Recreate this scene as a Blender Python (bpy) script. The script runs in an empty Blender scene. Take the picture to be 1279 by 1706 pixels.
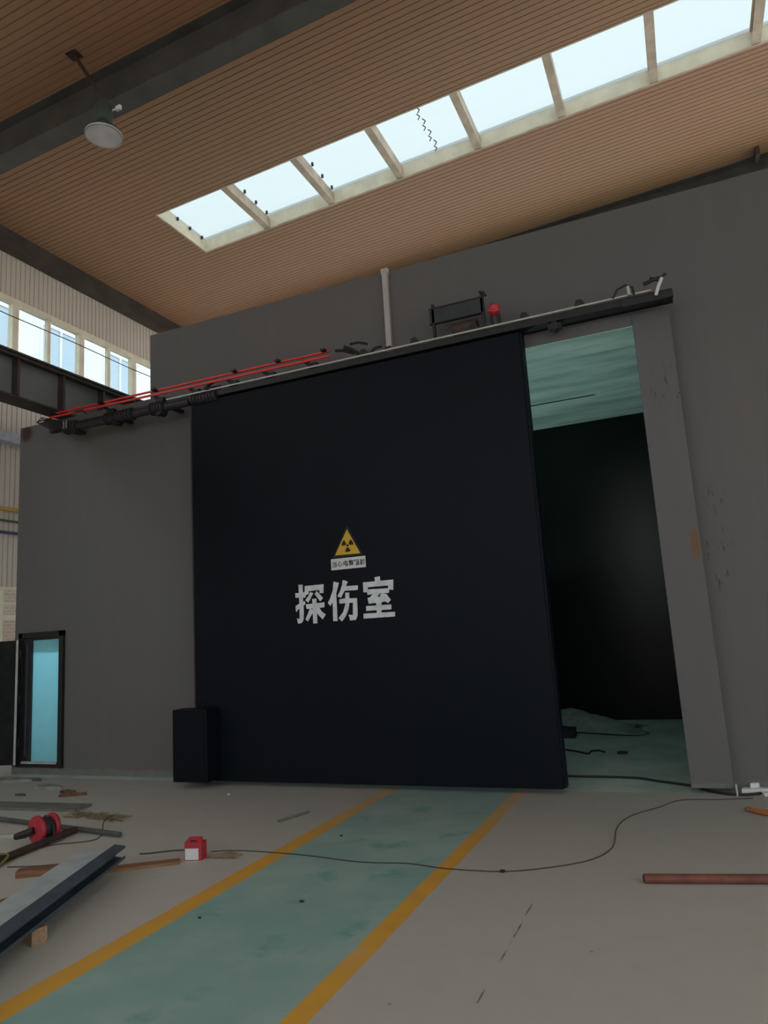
import bpy, bmesh, math, random
from mathutils import Vector, Matrix
random.seed(7)
scn = bpy.context.scene
col = scn.collection
PI = math.pi

# ------------------------------------------------------------------ camera
cam_d = bpy.data.cameras.new('camera')
cam = bpy.data.objects.new('camera', cam_d)
col.objects.link(cam)
R_ = Vector((0.9175538452611023, 0.39296785785813015, -0.06059045912482832))
U_ = Vector((0.12176432137777707, -0.13264485082091204, 0.9836558308626586))
F_ = Vector((-0.37850811231197473, 0.9099349461588396, 0.1695582574601871))
m = Matrix((R_, U_, -F_)).transposed().to_4x4()
m.translation = Vector((0, 0, 1.65))
cam.matrix_world = m
cam_d.sensor_fit = 'HORIZONTAL'
cam_d.sensor_width = 36.0
cam_d.lens = 36.0 * 1190.05 / 1279.0
cam_d.clip_end = 200
scn.camera = cam

# ------------------------------------------------------------------ view + world
scn.view_settings.view_transform = 'Standard'
scn.view_settings.look = 'None'
scn.view_settings.gamma = 1.0
scn.view_settings.exposure = 0.0
scn.view_settings.use_curve_mapping = False
scn.cycles.use_denoising = True
scn.cycles.max_bounces = 10
scn.cycles.diffuse_bounces = 6
scn.cycles.transparent_max_bounces = 12
scn.cycles.sample_clamp_indirect = 4.0

SKY = 3.7
w = bpy.data.worlds.new('world'); scn.world = w; w.use_nodes = True
nt = w.node_tree; nt.nodes.clear()
out = nt.nodes.new('ShaderNodeOutputWorld'); bg = nt.nodes.new('ShaderNodeBackground')
tc = nt.nodes.new('ShaderNodeTexCoord'); sep = nt.nodes.new('ShaderNodeSeparateXYZ')
rp = nt.nodes.new('ShaderNodeValToRGB')
rp.color_ramp.elements[0].position = 0.48; rp.color_ramp.elements[0].color = (.40, .385, .36, 1)
rp.color_ramp.elements[1].position = 0.52; rp.color_ramp.elements[1].color = (.62, .66, .68, 1)
e = rp.color_ramp.elements.new(0.85); e.color = (.93, 1.0, 1.03, 1)
mp = nt.nodes.new('ShaderNodeMath'); mp.operation = 'MULTIPLY_ADD'
mp.inputs[1].default_value = .5; mp.inputs[2].default_value = .5
nt.links.new(tc.outputs['Generated'], sep.inputs[0]); nt.links.new(sep.outputs[2], mp.inputs[0])
nt.links.new(mp.outputs[0], rp.inputs[0]); nt.links.new(rp.outputs[0], bg.inputs[0])
bg.inputs[1].default_value = SKY
nt.links.new(bg.outputs[0], out.inputs[0])

# ------------------------------------------------------------------ materials
def P(name, c, rough=.6, metal=0.0, noise=0.0, nscale=3.0, c2=None, bump=0.0, bscale=40.0, spec=.5, stretch=(1, 1, 1), detail=5):
    ma = bpy.data.materials.new(name); ma.use_nodes = True
    n = ma.node_tree; b = n.nodes['Principled BSDF']
    b.inputs['Base Color'].default_value = (*c, 1); b.inputs['Roughness'].default_value = rough
    b.inputs['Metallic'].default_value = metal; b.inputs['Specular IOR Level'].default_value = spec
    t = n.nodes.new('ShaderNodeTexCoord'); mpn = n.nodes.new('ShaderNodeMapping')
    mpn.inputs['Scale'].default_value = stretch
    n.links.new(t.outputs['Object'], mpn.inputs[0])
    if c2 is None and noise > 0:
        c2 = tuple(x * (1 - noise) for x in c)
    if c2 is not None:
        no = n.nodes.new('ShaderNodeTexNoise'); no.inputs['Scale'].default_value = nscale
        no.inputs['Detail'].default_value = detail
        r = n.nodes.new('ShaderNodeValToRGB')
        r.color_ramp.elements[0].position = .35; r.color_ramp.elements[1].position = .65
        r.color_ramp.elements[0].color = (*c2, 1); r.color_ramp.elements[1].color = (*c, 1)
        n.links.new(mpn.outputs[0], no.inputs['Vector']); n.links.new(no.outputs[0], r.inputs[0])
        n.links.new(r.outputs[0], b.inputs['Base Color'])
    if bump > 0:
        nb = n.nodes.new('ShaderNodeTexNoise'); nb.inputs['Scale'].default_value = bscale
        bp = n.nodes.new('ShaderNodeBump'); bp.inputs['Strength'].default_value = bump
        bp.inputs['Distance'].default_value = .01
        n.links.new(mpn.outputs[0], nb.inputs['Vector']); n.links.new(nb.outputs[0], bp.inputs['Height'])
        n.links.new(bp.outputs[0], b.inputs['Normal'])
    return ma

class NB:
    """small node graph helper"""
    def __init__(s, name):
        s.ma = bpy.data.materials.new(name); s.ma.use_nodes = True
        s.t = s.ma.node_tree; s.b = s.t.nodes['Principled BSDF']
        s.co = s.t.nodes.new('ShaderNodeTexCoord')
        s.sp = s.t.nodes.new('ShaderNodeSeparateXYZ'); s.t.links.new(s.co.outputs['Object'], s.sp.inputs[0])
        s.X, s.Y, s.Z = s.sp.outputs
        s.O = s.co.outputs['Object']
    def put(s, sock, v):
        if hasattr(v, 'links'): s.t.links.new(v, sock)
        else: sock.default_value = v
    def m(s, op, a, b=0.0, c=0.0, clamp=False):
        n = s.t.nodes.new('ShaderNodeMath'); n.operation = op; n.use_clamp = clamp
        s.put(n.inputs[0], a); s.put(n.inputs[1], b)
        if op in ('MULTIPLY_ADD', 'COMPARE'): s.put(n.inputs[2], c)
        return n.outputs[0]
    def ss(s, v, a, b):
        n = s.t.nodes.new('ShaderNodeMapRange'); n.interpolation_type = 'SMOOTHSTEP'
        s.put(n.inputs['Value'], v); n.inputs['From Min'].default_value = a; n.inputs['From Max'].default_value = b
        return n.outputs[0]
    def band(s, v, a, b, e=.004):
        return s.m('MULTIPLY', s.ss(v, a - e, a + e), s.m('SUBTRACT', 1.0, s.ss(v, b - e, b + e)))
    def noise(s, scale, detail=4, vec=None, stretch=None, rough=.55):
        n = s.t.nodes.new('ShaderNodeTexNoise'); n.inputs['Scale'].default_value = scale
        n.inputs['Detail'].default_value = detail; n.inputs['Roughness'].default_value = rough
        v = vec or s.O
        if stretch:
            mpn = s.t.nodes.new('ShaderNodeMapping'); mpn.inputs['Scale'].default_value = stretch
            s.t.links.new(v, mpn.inputs[0]); v = mpn.outputs[0]
        s.t.links.new(v, n.inputs['Vector']); return n.outputs[0]
    def mix(s, f, a, b):
        n = s.t.nodes.new('ShaderNodeMix'); n.data_type = 'RGBA'
        s.put(n.inputs['Factor'], f)
        for sock, v in ((n.inputs[6], a), (n.inputs[7], b)):
            if hasattr(v, 'links'): s.t.links.new(v, sock)
            else: sock.default_value = (*v, 1)
        return n.outputs[2]
    def dist(s, p, sx=1, sy=1, sz=1):
        a = s.m('MULTIPLY', s.m('SUBTRACT', s.X, p[0]), sx); b = s.m('MULTIPLY', s.m('SUBTRACT', s.Y, p[1]), sy)
        c = s.m('MULTIPLY', s.m('SUBTRACT', s.Z, p[2]), sz)
        return s.m('SQRT', s.m('ADD', s.m('ADD', s.m('MULTIPLY', a, a), s.m('MULTIPLY', b, b)), s.m('MULTIPLY', c, c)))
    def color(s, v): s.put(s.b.inputs['Base Color'], v) if hasattr(v, 'links') else setattr(s.b.inputs['Base Color'], 'default_value', (*v, 1))
    def bump(s, h, st=.3, d=.01):
        n = s.t.nodes.new('ShaderNodeBump'); n.inputs['Strength'].default_value = st; n.inputs['Distance'].default_value = d
        s.t.links.new(h, n.inputs['Height']); s.t.links.new(n.outputs[0], s.b.inputs['Normal'])

def floor_mat():
    g = NB('painted_factory_floor')
    n1 = g.noise(.55, 5); n2 = g.noise(5, 6); n3 = g.noise(30, 3)
    base = g.mix(g.ss(n1, .35, .68), (.535, .50, .45), (.51, .495, .445))
    base = g.mix(g.m('MULTIPLY', g.ss(n2, .5, .75), .28), base, (.44, .43, .395))
    green = g.mix(g.ss(g.noise(1.1, 6), .38, .66), (.27, .44, .40), (.39, .52, .475))
    green = g.mix(g.m('MULTIPLY', g.ss(g.noise(2.6, 7), .56, .72), .8), green, (.13, .36, .30))
    green = g.mix(g.m('MULTIPLY', g.ss(g.noise(7, 5, stretch=(1.2, .5, 1)), .55, .8), .45), green, (.42, .43, .39))
    wob = g.m('MULTIPLY', g.m('SUBTRACT', g.noise(8, 3), .5), .012)
    xx = g.m('ADD', g.X, wob)
    inn = g.band(xx, -3.16, -1.87)
    hall = g.m('SUBTRACT', 1.0, g.ss(g.Y, 7.60, 7.64))
    c = g.mix(inn, base, green)
    yl = g.m('MAXIMUM', g.band(xx, -3.31, -3.155), g.band(xx, -1.885, -1.762))
    wear = g.ss(g.noise(2.3, 7), .60, .80)
    near = g.ss(g.Y, 5.6, 7.6)
    yl = g.m('MULTIPLY', yl, g.m('SUBTRACT', 1.0, g.m('MULTIPLY', g.m('ADD', wear, near, clamp=True), .45)))
    ycol = g.mix(g.ss(n2, .3, .7), (.80, .41, .05), (.74, .39, .07))
    c = g.mix(yl, c, ycol)
    # light falloff towards the room painted in, dark specks, broken saw-cut line
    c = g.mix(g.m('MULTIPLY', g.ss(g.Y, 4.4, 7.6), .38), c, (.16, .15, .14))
    vor = g.t.nodes.new('ShaderNodeTexVoronoi'); vor.inputs['Scale'].default_value = 2.3
    g.t.links.new(g.O, vor.inputs['Vector'])
    sp = g.m('SUBTRACT', 1.0, g.ss(g.m('ADD', vor.outputs['Distance'], g.m('MULTIPLY', n3, .03)), .025, .045))
    c = g.mix(g.m('MULTIPLY', sp, .55), c, (.06, .06, .055))
    cr = g.band(g.m('ADD', g.X, g.m('MULTIPLY', wob, 1.2)), -1.105, -1.095, .003)
    cr = g.m('MULTIPLY', g.m('MULTIPLY', cr, g.ss(g.noise(5, 6), .45, .6)), g.band(g.Y, 2.2, 4.6))
    c = g.mix(g.m('MULTIPLY', cr, .8), c, (.07, .065, .06))
    # bare greenish concrete inside the shielded room
    rm = g.mix(g.ss(g.noise(1.5, 6), .35, .7), (.36, .43, .39), (.50, .56, .51))
    rm = g.mix(g.m('MULTIPLY', g.ss(g.noise(9, 5), .55, .75), .5), rm, (.12, .14, .13))
    inside = g.m('MULTIPLY', g.m('SUBTRACT', 1.0, hall), g.band(g.X, -9.3, .16))
    c = g.mix(inside, c, rm)
    g.color(c); g.put(g.b.inputs['Roughness'], g.m('MULTIPLY_ADD', n2, .25, .5))
    g.b.inputs['Specular IOR Level'].default_value = .35
    g.bump(n2, .15, .01)
    return g.ma

def wall_mat():
    g = NB('grey_wall_paint')
    n = g.noise(.5, 4, stretch=(1, 1, .5)); n2 = g.noise(3, 5, stretch=(2.5, 1, .35))
    c = g.mix(g.ss(n, .35, .65), (.150, .141, .138), (.143, .143, .142))
    c = g.mix(g.m('MULTIPLY', g.ss(n2, .45, .75), .2), c, (.172, .168, .165))
    # bare cement strip at the foot
    foot = g.m('SUBTRACT', 1.0, g.ss(g.m('ADD', g.Z, g.m('MULTIPLY', g.m('SUBTRACT', g.noise(4, 5), .5), .12)), .07, .10))
    c = g.mix(foot, c, g.mix(g.noise(9, 4), (.12, .13, .12), (.23, .24, .22)))
    # rust blot near the upper left corner, rusty patch and scrapes beside the opening
    r1 = g.m('SUBTRACT', 1.0, g.ss(g.m('ADD', g.dist((-9.2, 7.75, 5.08), 1, 1, .9), g.m('MULTIPLY', n2, .05)), .10, .20))
    c = g.mix(g.m('MULTIPLY', r1, .85), c, (.055, .025, .018))
    r2 = g.m('SUBTRACT', 1.0, g.ss(g.m('ADD', g.dist((.11, 7.64, 2.36), 1.6, 1, .45), g.m('MULTIPLY', n2, .05)), .05, .13))
    c = g.mix(g.m('MULTIPLY', r2, .75), c, (.20, .105, .04))
    sc = g.ss(g.noise(26, 3, stretch=(1.6, 1.6, .28)), .63, .66)
    zone = g.m('MAXIMUM', g.m('SUBTRACT', 1.0, g.ss(g.dist((0.04, 7.64, 3.93), 1, 1, .5), .10, .22)),
               g.m('SUBTRACT', 1.0, g.ss(g.dist((.33, 7.8, 2.35), 1.6, 1, .35), .12, .30)))
    c = g.mix(g.m('MULTIPLY', g.m('MULTIPLY', sc, zone), .6), c, (.03, .027, .025))
    g.color(c); g.b.inputs['Roughness'].default_value = .75; g.b.inputs['Specular IOR Level'].default_value = .25
    g.bump(g.noise(14, 4), .12, .01)
    return g.ma

def door_mat():
    g = NB('black_blue_door_paint')
    n = g.noise(.8, 4, stretch=(2.2, 1, .4))
    c = g.mix(g.ss(n, .3, .7), (.0014, .0042, .0085), (.0022, .0050, .0100))
    g.color(c); g.b.inputs['Roughness'].default_value = .55; g.b.inputs['Specular IOR Level'].default_value = .17
    return g.ma

def ceil_mat():
    g = NB('wood_toned_ceiling_panels')
    n = g.noise(.35, 4); n2 = g.noise(2.5, 5, stretch=(.25, 3, 1))
    c = g.mix(g.ss(n, .35, .65), (.395, .212, .126), (.378, .22, .127))
    c = g.mix(g.m('MULTIPLY', g.ss(n2, .45, .75), .35), c, (.34, .19, .115))
    d = g.ss(g.noise(1.3, 6), .63, .74)
    c = g.mix(g.m('MULTIPLY', d, .4), c, (.26, .17, .11))
    fr = g.m('FRACT', g.m('MULTIPLY', g.Y, 10.0))
    gr = g.m('MAXIMUM', g.ss(fr, .82, .88), g.m('SUBTRACT', 1.0, g.ss(fr, .02, .05)))
    c = g.mix(g.m('MULTIPLY', gr, .12), c, (.30, .19, .12))
    g.color(c); g.b.inputs['Roughness'].default_value = .5; g.b.inputs['Specular IOR Level'].default_value = .3
    return g.ma

def sheet_mat():
    g = NB('beige_ribbed_sheet')
    n = g.noise(.6, 4); n2 = g.noise(3, 5, stretch=(1, 3, .3))
    c = g.mix(g.ss(n, .35, .65), (.62, .54, .46), (.64, .57, .50))
    c = g.mix(g.m('MULTIPLY', g.ss(n2, .5, .75), .3), c, (.50, .43, .37))
    g.color(c); g.b.inputs['Roughness'].default_value = .6; return g.ma

def conc_mat():
    g = NB('board_marked_pale_concrete')
    n = g.noise(1.2, 5, stretch=(.5, 2.2, 1)); n2 = g.noise(7, 5, stretch=(.6, 3, 1))
    c = g.mix(g.ss(n, .3, .7), (.32, .50, .47), (.60, .82, .77))
    c = g.mix(g.m('MULTIPLY', g.ss(n2, .55, .75), .35), c, (.24, .36, .34))
    sp = g.ss(g.noise(11, 3, stretch=(1.2, 2.4, 1)), .735, .75)
    c = g.mix(sp, c, (.03, .05, .045))
    ln = g.m('MULTIPLY', g.band(g.m('ADD', g.Y, g.m('MULTIPLY', g.noise(3, 4), .03)), 11.46, 11.52, .008), g.ss(g.noise(2.3, 3), .33, .37))
    ln = g.m('MULTIPLY', ln, g.m('SUBTRACT', 1.0, g.ss(g.X, -1.05, -.95)))
    c = g.mix(ln, c, (.01, .02, .018))
    g.color(c); g.b.inputs['Roughness'].default_value = .8
    return g.ma

def brick_mat():
    g = NB('pink_brick'); b = g.t.nodes.new('ShaderNodeTexBrick')
    mpn = g.t.nodes.new('ShaderNodeMapping'); mpn.inputs['Rotation'].default_value = (PI / 2, 0, PI / 2)
    cm = g.t.nodes.new('ShaderNodeCombineXYZ'); g.t.links.new(g.Y, cm.inputs[0]); g.t.links.new(g.Z, cm.inputs[1])
    g.t.links.new(cm.outputs[0], b.inputs['Vector'])
    b.inputs['Color1'].default_value = (.55, .38, .32, 1); b.inputs['Color2'].default_value = (.48, .33, .28, 1)
    b.inputs['Mortar'].default_value = (.6, .55, .5, 1); b.inputs['Scale'].default_value = 3.5
    b.inputs['Mortar Size'].default_value = .03
    g.t.links.new(b.outputs[0], g.b.inputs['Base Color']); return g.ma

def skypane_mat():
    g = NB('translucent_roof_sheet')
    t = g.t; tr = t.nodes.new('ShaderNodeBsdfTransparent'); tl = t.nodes.new('ShaderNodeBsdfTranslucent')
    fr = g.m('FRACT', g.m('MULTIPLY', g.Y, 2.8))
    ln = g.m('MULTIPLY', g.band(fr, .45, .52, .03), .10)
    n = g.noise(1.3, 4, stretch=(.5, 2, 1))
    c = g.mix(g.m('ADD', ln, g.m('MULTIPLY', n, .10)), (.465, .495, .50), (.37, .395, .40))
    t.links.new(c, tr.inputs[0]); tl.inputs[0].default_value = (.56, .59, .59, 1)
    mx = t.nodes.new('ShaderNodeMixShader'); mx.inputs[0].default_value = .35
    t.links.new(tr.outputs[0], mx.inputs[1]); t.links.new(tl.outputs[0], mx.inputs[2])
    o = t.nodes['Material Output']; t.links.new(mx.outputs[0], o.inputs[0]); return g.ma

def glass_mat():
    g = NB('window_glass'); t = g.t
    tr = t.nodes.new('ShaderNodeBsdfTransparent'); tr.inputs[0].default_value = (.80, .86, .88, 1)
    gl = t.nodes.new('ShaderNodeBsdfGlossy'); gl.inputs['Roughness'].default_value = .05
    mx = t.nodes.new('ShaderNodeMixShader'); mx.inputs[0].default_value = .06
    t.links.new(tr.outputs[0], mx.inputs[1]); t.links.new(gl.outputs[0], mx.inputs[2])
    t.links.new(mx.outputs[0], t.nodes['Material Output'].inputs[0]); return g.ma

def frost_mat():
    g = NB('frosted_cyan_glass'); t = g.t
    tl = t.nodes.new('ShaderNodeBsdfTranslucent'); tl.inputs[0].default_value = (.50, .85, .93, 1)
    df = t.nodes.new('ShaderNodeBsdfPrincipled'); df.inputs['Base Color'].default_value = (.25, .45, .50, 1); df.inputs['Roughness'].default_value = .3
    mx = t.nodes.new('ShaderNodeMixShader'); mx.inputs[0].default_value = .3
    t.links.new(tl.outputs[0], mx.inputs[1]); t.links.new(df.outputs[0], mx.inputs[2])
    t.links.new(mx.outputs[0], t.nodes['Material Output'].inputs[0]); return g.ma

def emit(name, c, s):
    ma = bpy.data.materials.new(name); ma.use_nodes = True
    b = ma.node_tree.nodes['Principled BSDF']; b.inputs['Emission Color'].default_value = (*c, 1)
    b.inputs['Emission Strength'].default_value = s; b.inputs['Base Color'].default_value = (*c, 1); return ma

M = dict(
    floor=floor_mat(), wall=wall_mat(), door=door_mat(), ceil=ceil_mat(), sheet=sheet_mat(), conc=conc_mat(),
    brick=brick_mat(), skypane=skypane_mat(), glass=glass_mat(), frost=frost_mat(),
    steel=P('dark_rafter_steel', (.095, .09, .08), .6, noise=.3, nscale=3),
    girder=P('grey_girder_paint', (.20, .215, .215), .6, noise=.15, nscale=2),
    flange=P('dark_girder_flange', (.065, .05, .045), .6, noise=.4, nscale=6),
    eave=P('dark_eave_steel', (.075, .06, .05), .7, noise=.4, nscale=2.5),
    cream=P('cream_frame', (.88, .80, .62), .55, noise=.15, nscale=4),
    purlin=P('cream_purlin', (.66, .52, .40), .5, noise=.3, nscale=5),
    black=P('black_painted_steel', (.012, .013, .015), .5, noise=.4, nscale=20),
    greyblack=P('worn_dark_steel', (.035, .033, .038), .5, noise=.5, nscale=14),
    strip=P('pale_aluminium_strip', (.55, .54, .52), .45, metal=.2, noise=.2, nscale=10),
    boxred=P('dull_red', (.46, .03, .05), .5, noise=.2, nscale=9),
    red=P('red_plastic', (.80, .045, .04), .45, noise=.15, nscale=8),
    beacon=P('red_beacon_shell', (.50, .03, .045), .3),
    pipe=P('white_plastic_pipe', (.50, .46, .45), .5, noise=.1),
    white=P('white_paint', (.78, .82, .84), .7, c2=(.60, .66, .69), nscale=12),
    plate=P('white_sign_plate', (.74, .75, .77), .6, noise=.1, nscale=5),
    ink=P('black_ink', (.008, .008, .009), .6),
    yellow=P('yellow_sign', (.72, .44, .012), .5, noise=.12, nscale=8),
    lampshade=P('green_grey_lamp_housing', (.05, .075, .06), .5, noise=.3, nscale=9),
    lens=P('pale_lamp_lens', (.92, .88, .90), .35, noise=.2, nscale=5),
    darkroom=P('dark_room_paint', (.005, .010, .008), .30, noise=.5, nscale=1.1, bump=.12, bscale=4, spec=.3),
    roomtrim=P('concrete_grey', (.20, .22, .20), .8, noise=.3, nscale=4),
    plaster=P('pale_plaster', (.88, .87, .82), .8, noise=.06, nscale=1.2),
    outglass=P('house_window_glass', (.46, .55, .64), .15),
    outframe=P('white_house_frame', (.85, .87, .88), .5),
    galv=P('galvanised_steel', (.52, .57, .58), .5, metal=.1, c2=(.42, .46, .48), nscale=6),
    galvd=P('blue_grey_steel', (.085, .115, .145), .45, metal=.2, c2=(.05, .07, .095), nscale=7),
    wood=P('pale_cut_wood', (.40, .26, .16), .7, c2=(.28, .17, .10), nscale=8, stretch=(1, 8, 8)),
    redwood=P('reddish_wood', (.26, .115, .06), .7, c2=(.15, .07, .04), nscale=6, stretch=(1, 9, 9)),
    plank=P('brown_plank', (.34, .17, .085), .7, c2=(.22, .10, .05), nscale=6, stretch=(1, 9, 9)),
    greywood=P('weathered_plank', (.19, .19, .16), .8, c2=(.11, .11, .09), nscale=5, stretch=(1, 8, 8)),
    rustbar=P('rusty_brown_bar', (.07, .045, .035), .7, noise=.5, nscale=14),
    redpipe=P('red_oxide_pipe', (.22, .075, .05), .6, c2=(.14, .05, .035), nscale=9),
    dull=P('dull_green_grey_pipe', (.09, .10, .09), .6, noise=.4, nscale=10),
    rubber=P('black_rubber', (.02, .02, .02), .6),
    cable=P('dark_cable', (.05, .045, .04), .6),
    straw=P('straw', (.27, .21, .12), .8, c2=(.16, .12, .07), nscale=12),
    rubble=P('cement_rubble', (.30, .31, .28), .85, c2=(.18, .18, .16), nscale=7),
    rust=P('rust_shard', (.17, .09, .05), .8, noise=.5, nscale=12),
    scrap=P('white_plastic_scrap', (.66, .67, .67), .6),
    tarp=P('grey_green_tarp', (.30, .35, .32), .7, c2=(.2, .24, .22), nscale=5),
    duct=P('pale_blue_cable_tray', (.50, .53, .60), .5, noise=.2, nscale=10),
    pyel=P('yellow_pipe', (.60, .36, .05), .5), pgrn=P('dark_green_pipe', (.06, .09, .06), .5), pblu=P('dark_blue_pipe', (.03, .05, .14), .5),
    orange=P('orange_strip', (.50, .17, .05), .6, noise=.3, nscale=12), yb=P('yellow_green_tape', (.20, .18, .04), .6),
    leafpaint=P('matte_dark_paint', (.020, .023, .025), .8, noise=.4, nscale=6, spec=.15),
    darkpanel=P('dark_panel', (.035, .043, .048), .5, noise=.3, nscale=12),
    tube=emit('backlight_emit', (.95, .95, 1.0), 170),
)

# ------------------------------------------------------------------ builders
class MB:
    def __init__(s): s.bm = bmesh.new()
    def box(s, x0, x1, y0, y1, z0, z1, mat=None):
        vs = [Vector((x, y, z)) for z in (z0, z1) for y in (y0, y1) for x in (x0, x1)]
        if mat: vs = [mat @ v for v in vs]
        v = [s.bm.verts.new(p) for p in vs]
        for f in ((0, 2, 3, 1), (4, 5, 7, 6), (0, 1, 5, 4), (2, 6, 7, 3), (0, 4, 6, 2), (1, 3, 7, 5)):
            s.bm.faces.new([v[i] for i in f])
        return s
    def bar(s, a, b, wd, h, up=(0, 0, 1)):
        a = Vector(a); b = Vector(b); d = (b - a); L = d.length; d.normalize()
        x = d.cross(Vector(up)).normalized(); y = x.cross(d)
        mt = Matrix((x, d, y)).transposed().to_4x4(); mt.translation = a
        return s.box(-wd / 2, wd / 2, 0, L, -h / 2, h / 2, mt)
    def prism(s, pts, n, t):       # pts 3D polygon, extruded by vector n*t
        n = Vector(n) * t
        a = [s.bm.verts.new(Vector(p)) for p in pts]; b = [s.bm.verts.new(Vector(p) + n) for p in pts]
        s.bm.faces.new(a[::-1]); s.bm.faces.new(b)
        for i in range(len(a)): s.bm.faces.new((a[i], a[(i + 1) % len(a)], b[(i + 1) % len(a)], b[i]))
        return s
    def quad(s, *p):
        s.bm.faces.new([s.bm.verts.new(Vector(q)) for q in p]); return s
    def tube(s, pts, r, n=10, cap=True, closed=False):
        pts = [Vector(p) for p in pts]; rings = []; prev = None
        for i, p in enumerate(pts):
            d = (pts[min(i + 1, len(pts) - 1)] - pts[max(i - 1, 0)]).normalized()
            if prev is None:
                u = Vector((0, 0, 1)) if abs(d.z) < .9 else Vector((1, 0, 0)); x = d.cross(u).normalized()
            else:
                x = (prev - d * prev.dot(d)).normalized()
            prev = x; y = d.cross(x)
            rr = r[i] if isinstance(r, (list, tuple)) else r
            rings.append([s.bm.verts.new(p + x * math.cos(2 * PI * k / n) * rr + y * math.sin(2 * PI * k / n) * rr) for k in range(n)])
        for a, b in zip(rings, rings[1:]):
            for k in range(n): s.bm.faces.new((a[k], a[(k + 1) % n], b[(k + 1) % n], b[k]))
        if cap: s.bm.faces.new(rings[0][::-1]); s.bm.faces.new(rings[-1])
        return s
    def lathe(s, prof, c, axis=(0, 0, 1), n=32, cap=True):
        ax = Vector(axis).normalized(); u = Vector((1, 0, 0)) if abs(ax.x) < .9 else Vector((0, 1, 0))
        x = ax.cross(u).normalized(); y = ax.cross(x); c = Vector(c); rings = []
        for r, z in prof:
            rings.append([s.bm.verts.new(c + ax * z + (x * math.cos(2 * PI * k / n) + y * math.sin(2 * PI * k / n)) * max(r, 1e-4)) for k in range(n)])
        for a, b in zip(rings, rings[1:]):
            for k in range(n): s.bm.faces.new((a[k], a[(k + 1) % n], b[(k + 1) % n], b[k]))
        if cap: s.bm.faces.new(rings[0][::-1]); s.bm.faces.new(rings[-1])
        return s
    def build(s, name, mat, parent=None, smooth=False, bevel=0):
        bmesh.ops.recalc_face_normals(s.bm, faces=s.bm.faces)
        me = bpy.data.meshes.new(name); s.bm.to_mesh(me); s.bm.free()
        me.materials.append(mat)
        if smooth:
            for p in me.polygons: p.use_smooth = True
            me.set_sharp_from_angle(angle=math.radians(40))
        o = bpy.data.objects.new(name, me); col.objects.link(o)
        if parent is not None:
            o.parent = parent; o.matrix_parent_inverse = parent.matrix_world.inverted() if False else Matrix.Translation(-Vector(parent.location))
        if bevel:
            b = o.modifiers.new('bevel', 'BEVEL'); b.width = bevel; b.segments = 2; b.limit_method = 'ANGLE'
        return o

def tag(o, label=None, cat=None, group=None, kind=None):
    if label: o['label'] = label
    if cat: o['category'] = cat
    if group: o['group'] = group
    if kind: o['kind'] = kind
    return o
def thing(name, label, cat, loc, group=None):
    o = bpy.data.objects.new(name, None); o.location = loc; o.empty_display_size = .1; col.objects.link(o)
    return tag(o, label, cat, group)
def struct(o): o['kind'] = 'structure'; return o

# ================================================================== THE SETTING
SL = math.tan(math.radians(3.127))
def roof(x): return 9.693 + SL * x
XL, XR, YB, YF = -10.5, 12.0, -7.0, 20.0

struct(MB().box(-17, XR + 3, YB - 2, YF, -.2, 0).build('floor', M['floor']))

# ceiling: ribbed liner panels that climb to the right, grooves along x
def ribs(bm, x0, x1, y0, y1, pitch=.1):
    y = y0
    while y < y1 - 1e-6:
        e = min(y + pitch, y1)
        for (ya, za, yb, zb) in ((y, .0, y + .087, .0), (y + .087, .0, y + .089, .012), (y + .089, .012, y + .098, .012), (y + .098, .012, e, 0)):
            ya = min(ya, y1); yb = min(yb, y1)
            bm.quad((x0, ya, roof(x0) + za), (x1, ya, roof(x1) + za), (x1, yb, roof(x1) + zb), (x0, yb, roof(x0) + zb))
        y += pitch
U0, U1 = 16.1, 17.5  # skylight added beyond the grey wall, unseen, to light the ceiling there
S0, S1 = 9.3, 10.7          # skylight over the door
T0, T1 = 2.4, 3.8           # matching skylight added above the camera, unseen, to brighten the near floor
SX0, SX1 = -7.88, 7.4
b = MB()
ribs(b, XL, XR, YB, T0); ribs(b, XL, SX0, T0, T1); ribs(b, SX1, XR, T0, T1)
ribs(b, XL, XR, T1, S0); ribs(b, XL, SX0, S0, S1); ribs(b, SX1, XR, S0, S1); ribs(b, XL, XR, S1, U0); ribs(b, XL, SX0, U0, U1); ribs(b, SX1, XR, U0, U1); ribs(b, XL, XR, U1, YF)
struct(b.build('ceiling', M['ceil']))
# outer roof skin above the liner, with the same openings
b = MB()
def slab(bm, x0, x1, y0, y1, dz0, dz1):
    vs = [(x0, y0, roof(x0) + dz0), (x1, y0, roof(x1) + dz0), (x1, y1, roof(x1) + dz0), (x0, y1, roof(x0) + dz0)]
    bm.prism(vs, (0, 0, 1), dz1 - dz0)
for a in ((XL - .4, XR, YB, T0), (XL - .4, SX0 - .03, T0, T1), (SX1 + .03, XR, T0, T1), (XL - .4, XR, T1, S0), (XL - .4, SX0 - .03, S0, S1), (SX1 + .03, XR, S0, S1), (XL - .4, XR, S1, U0), (XL - .4, SX0 - .03, U0, U1), (SX1 + .03, XR, U0, U1), (XL - .4, XR, U1, YF)):
    slab(b, *a, .26, .30)
struct(b.build('ceiling_outer_sheet', M['eave'])).name = 'trim_roof'

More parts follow.
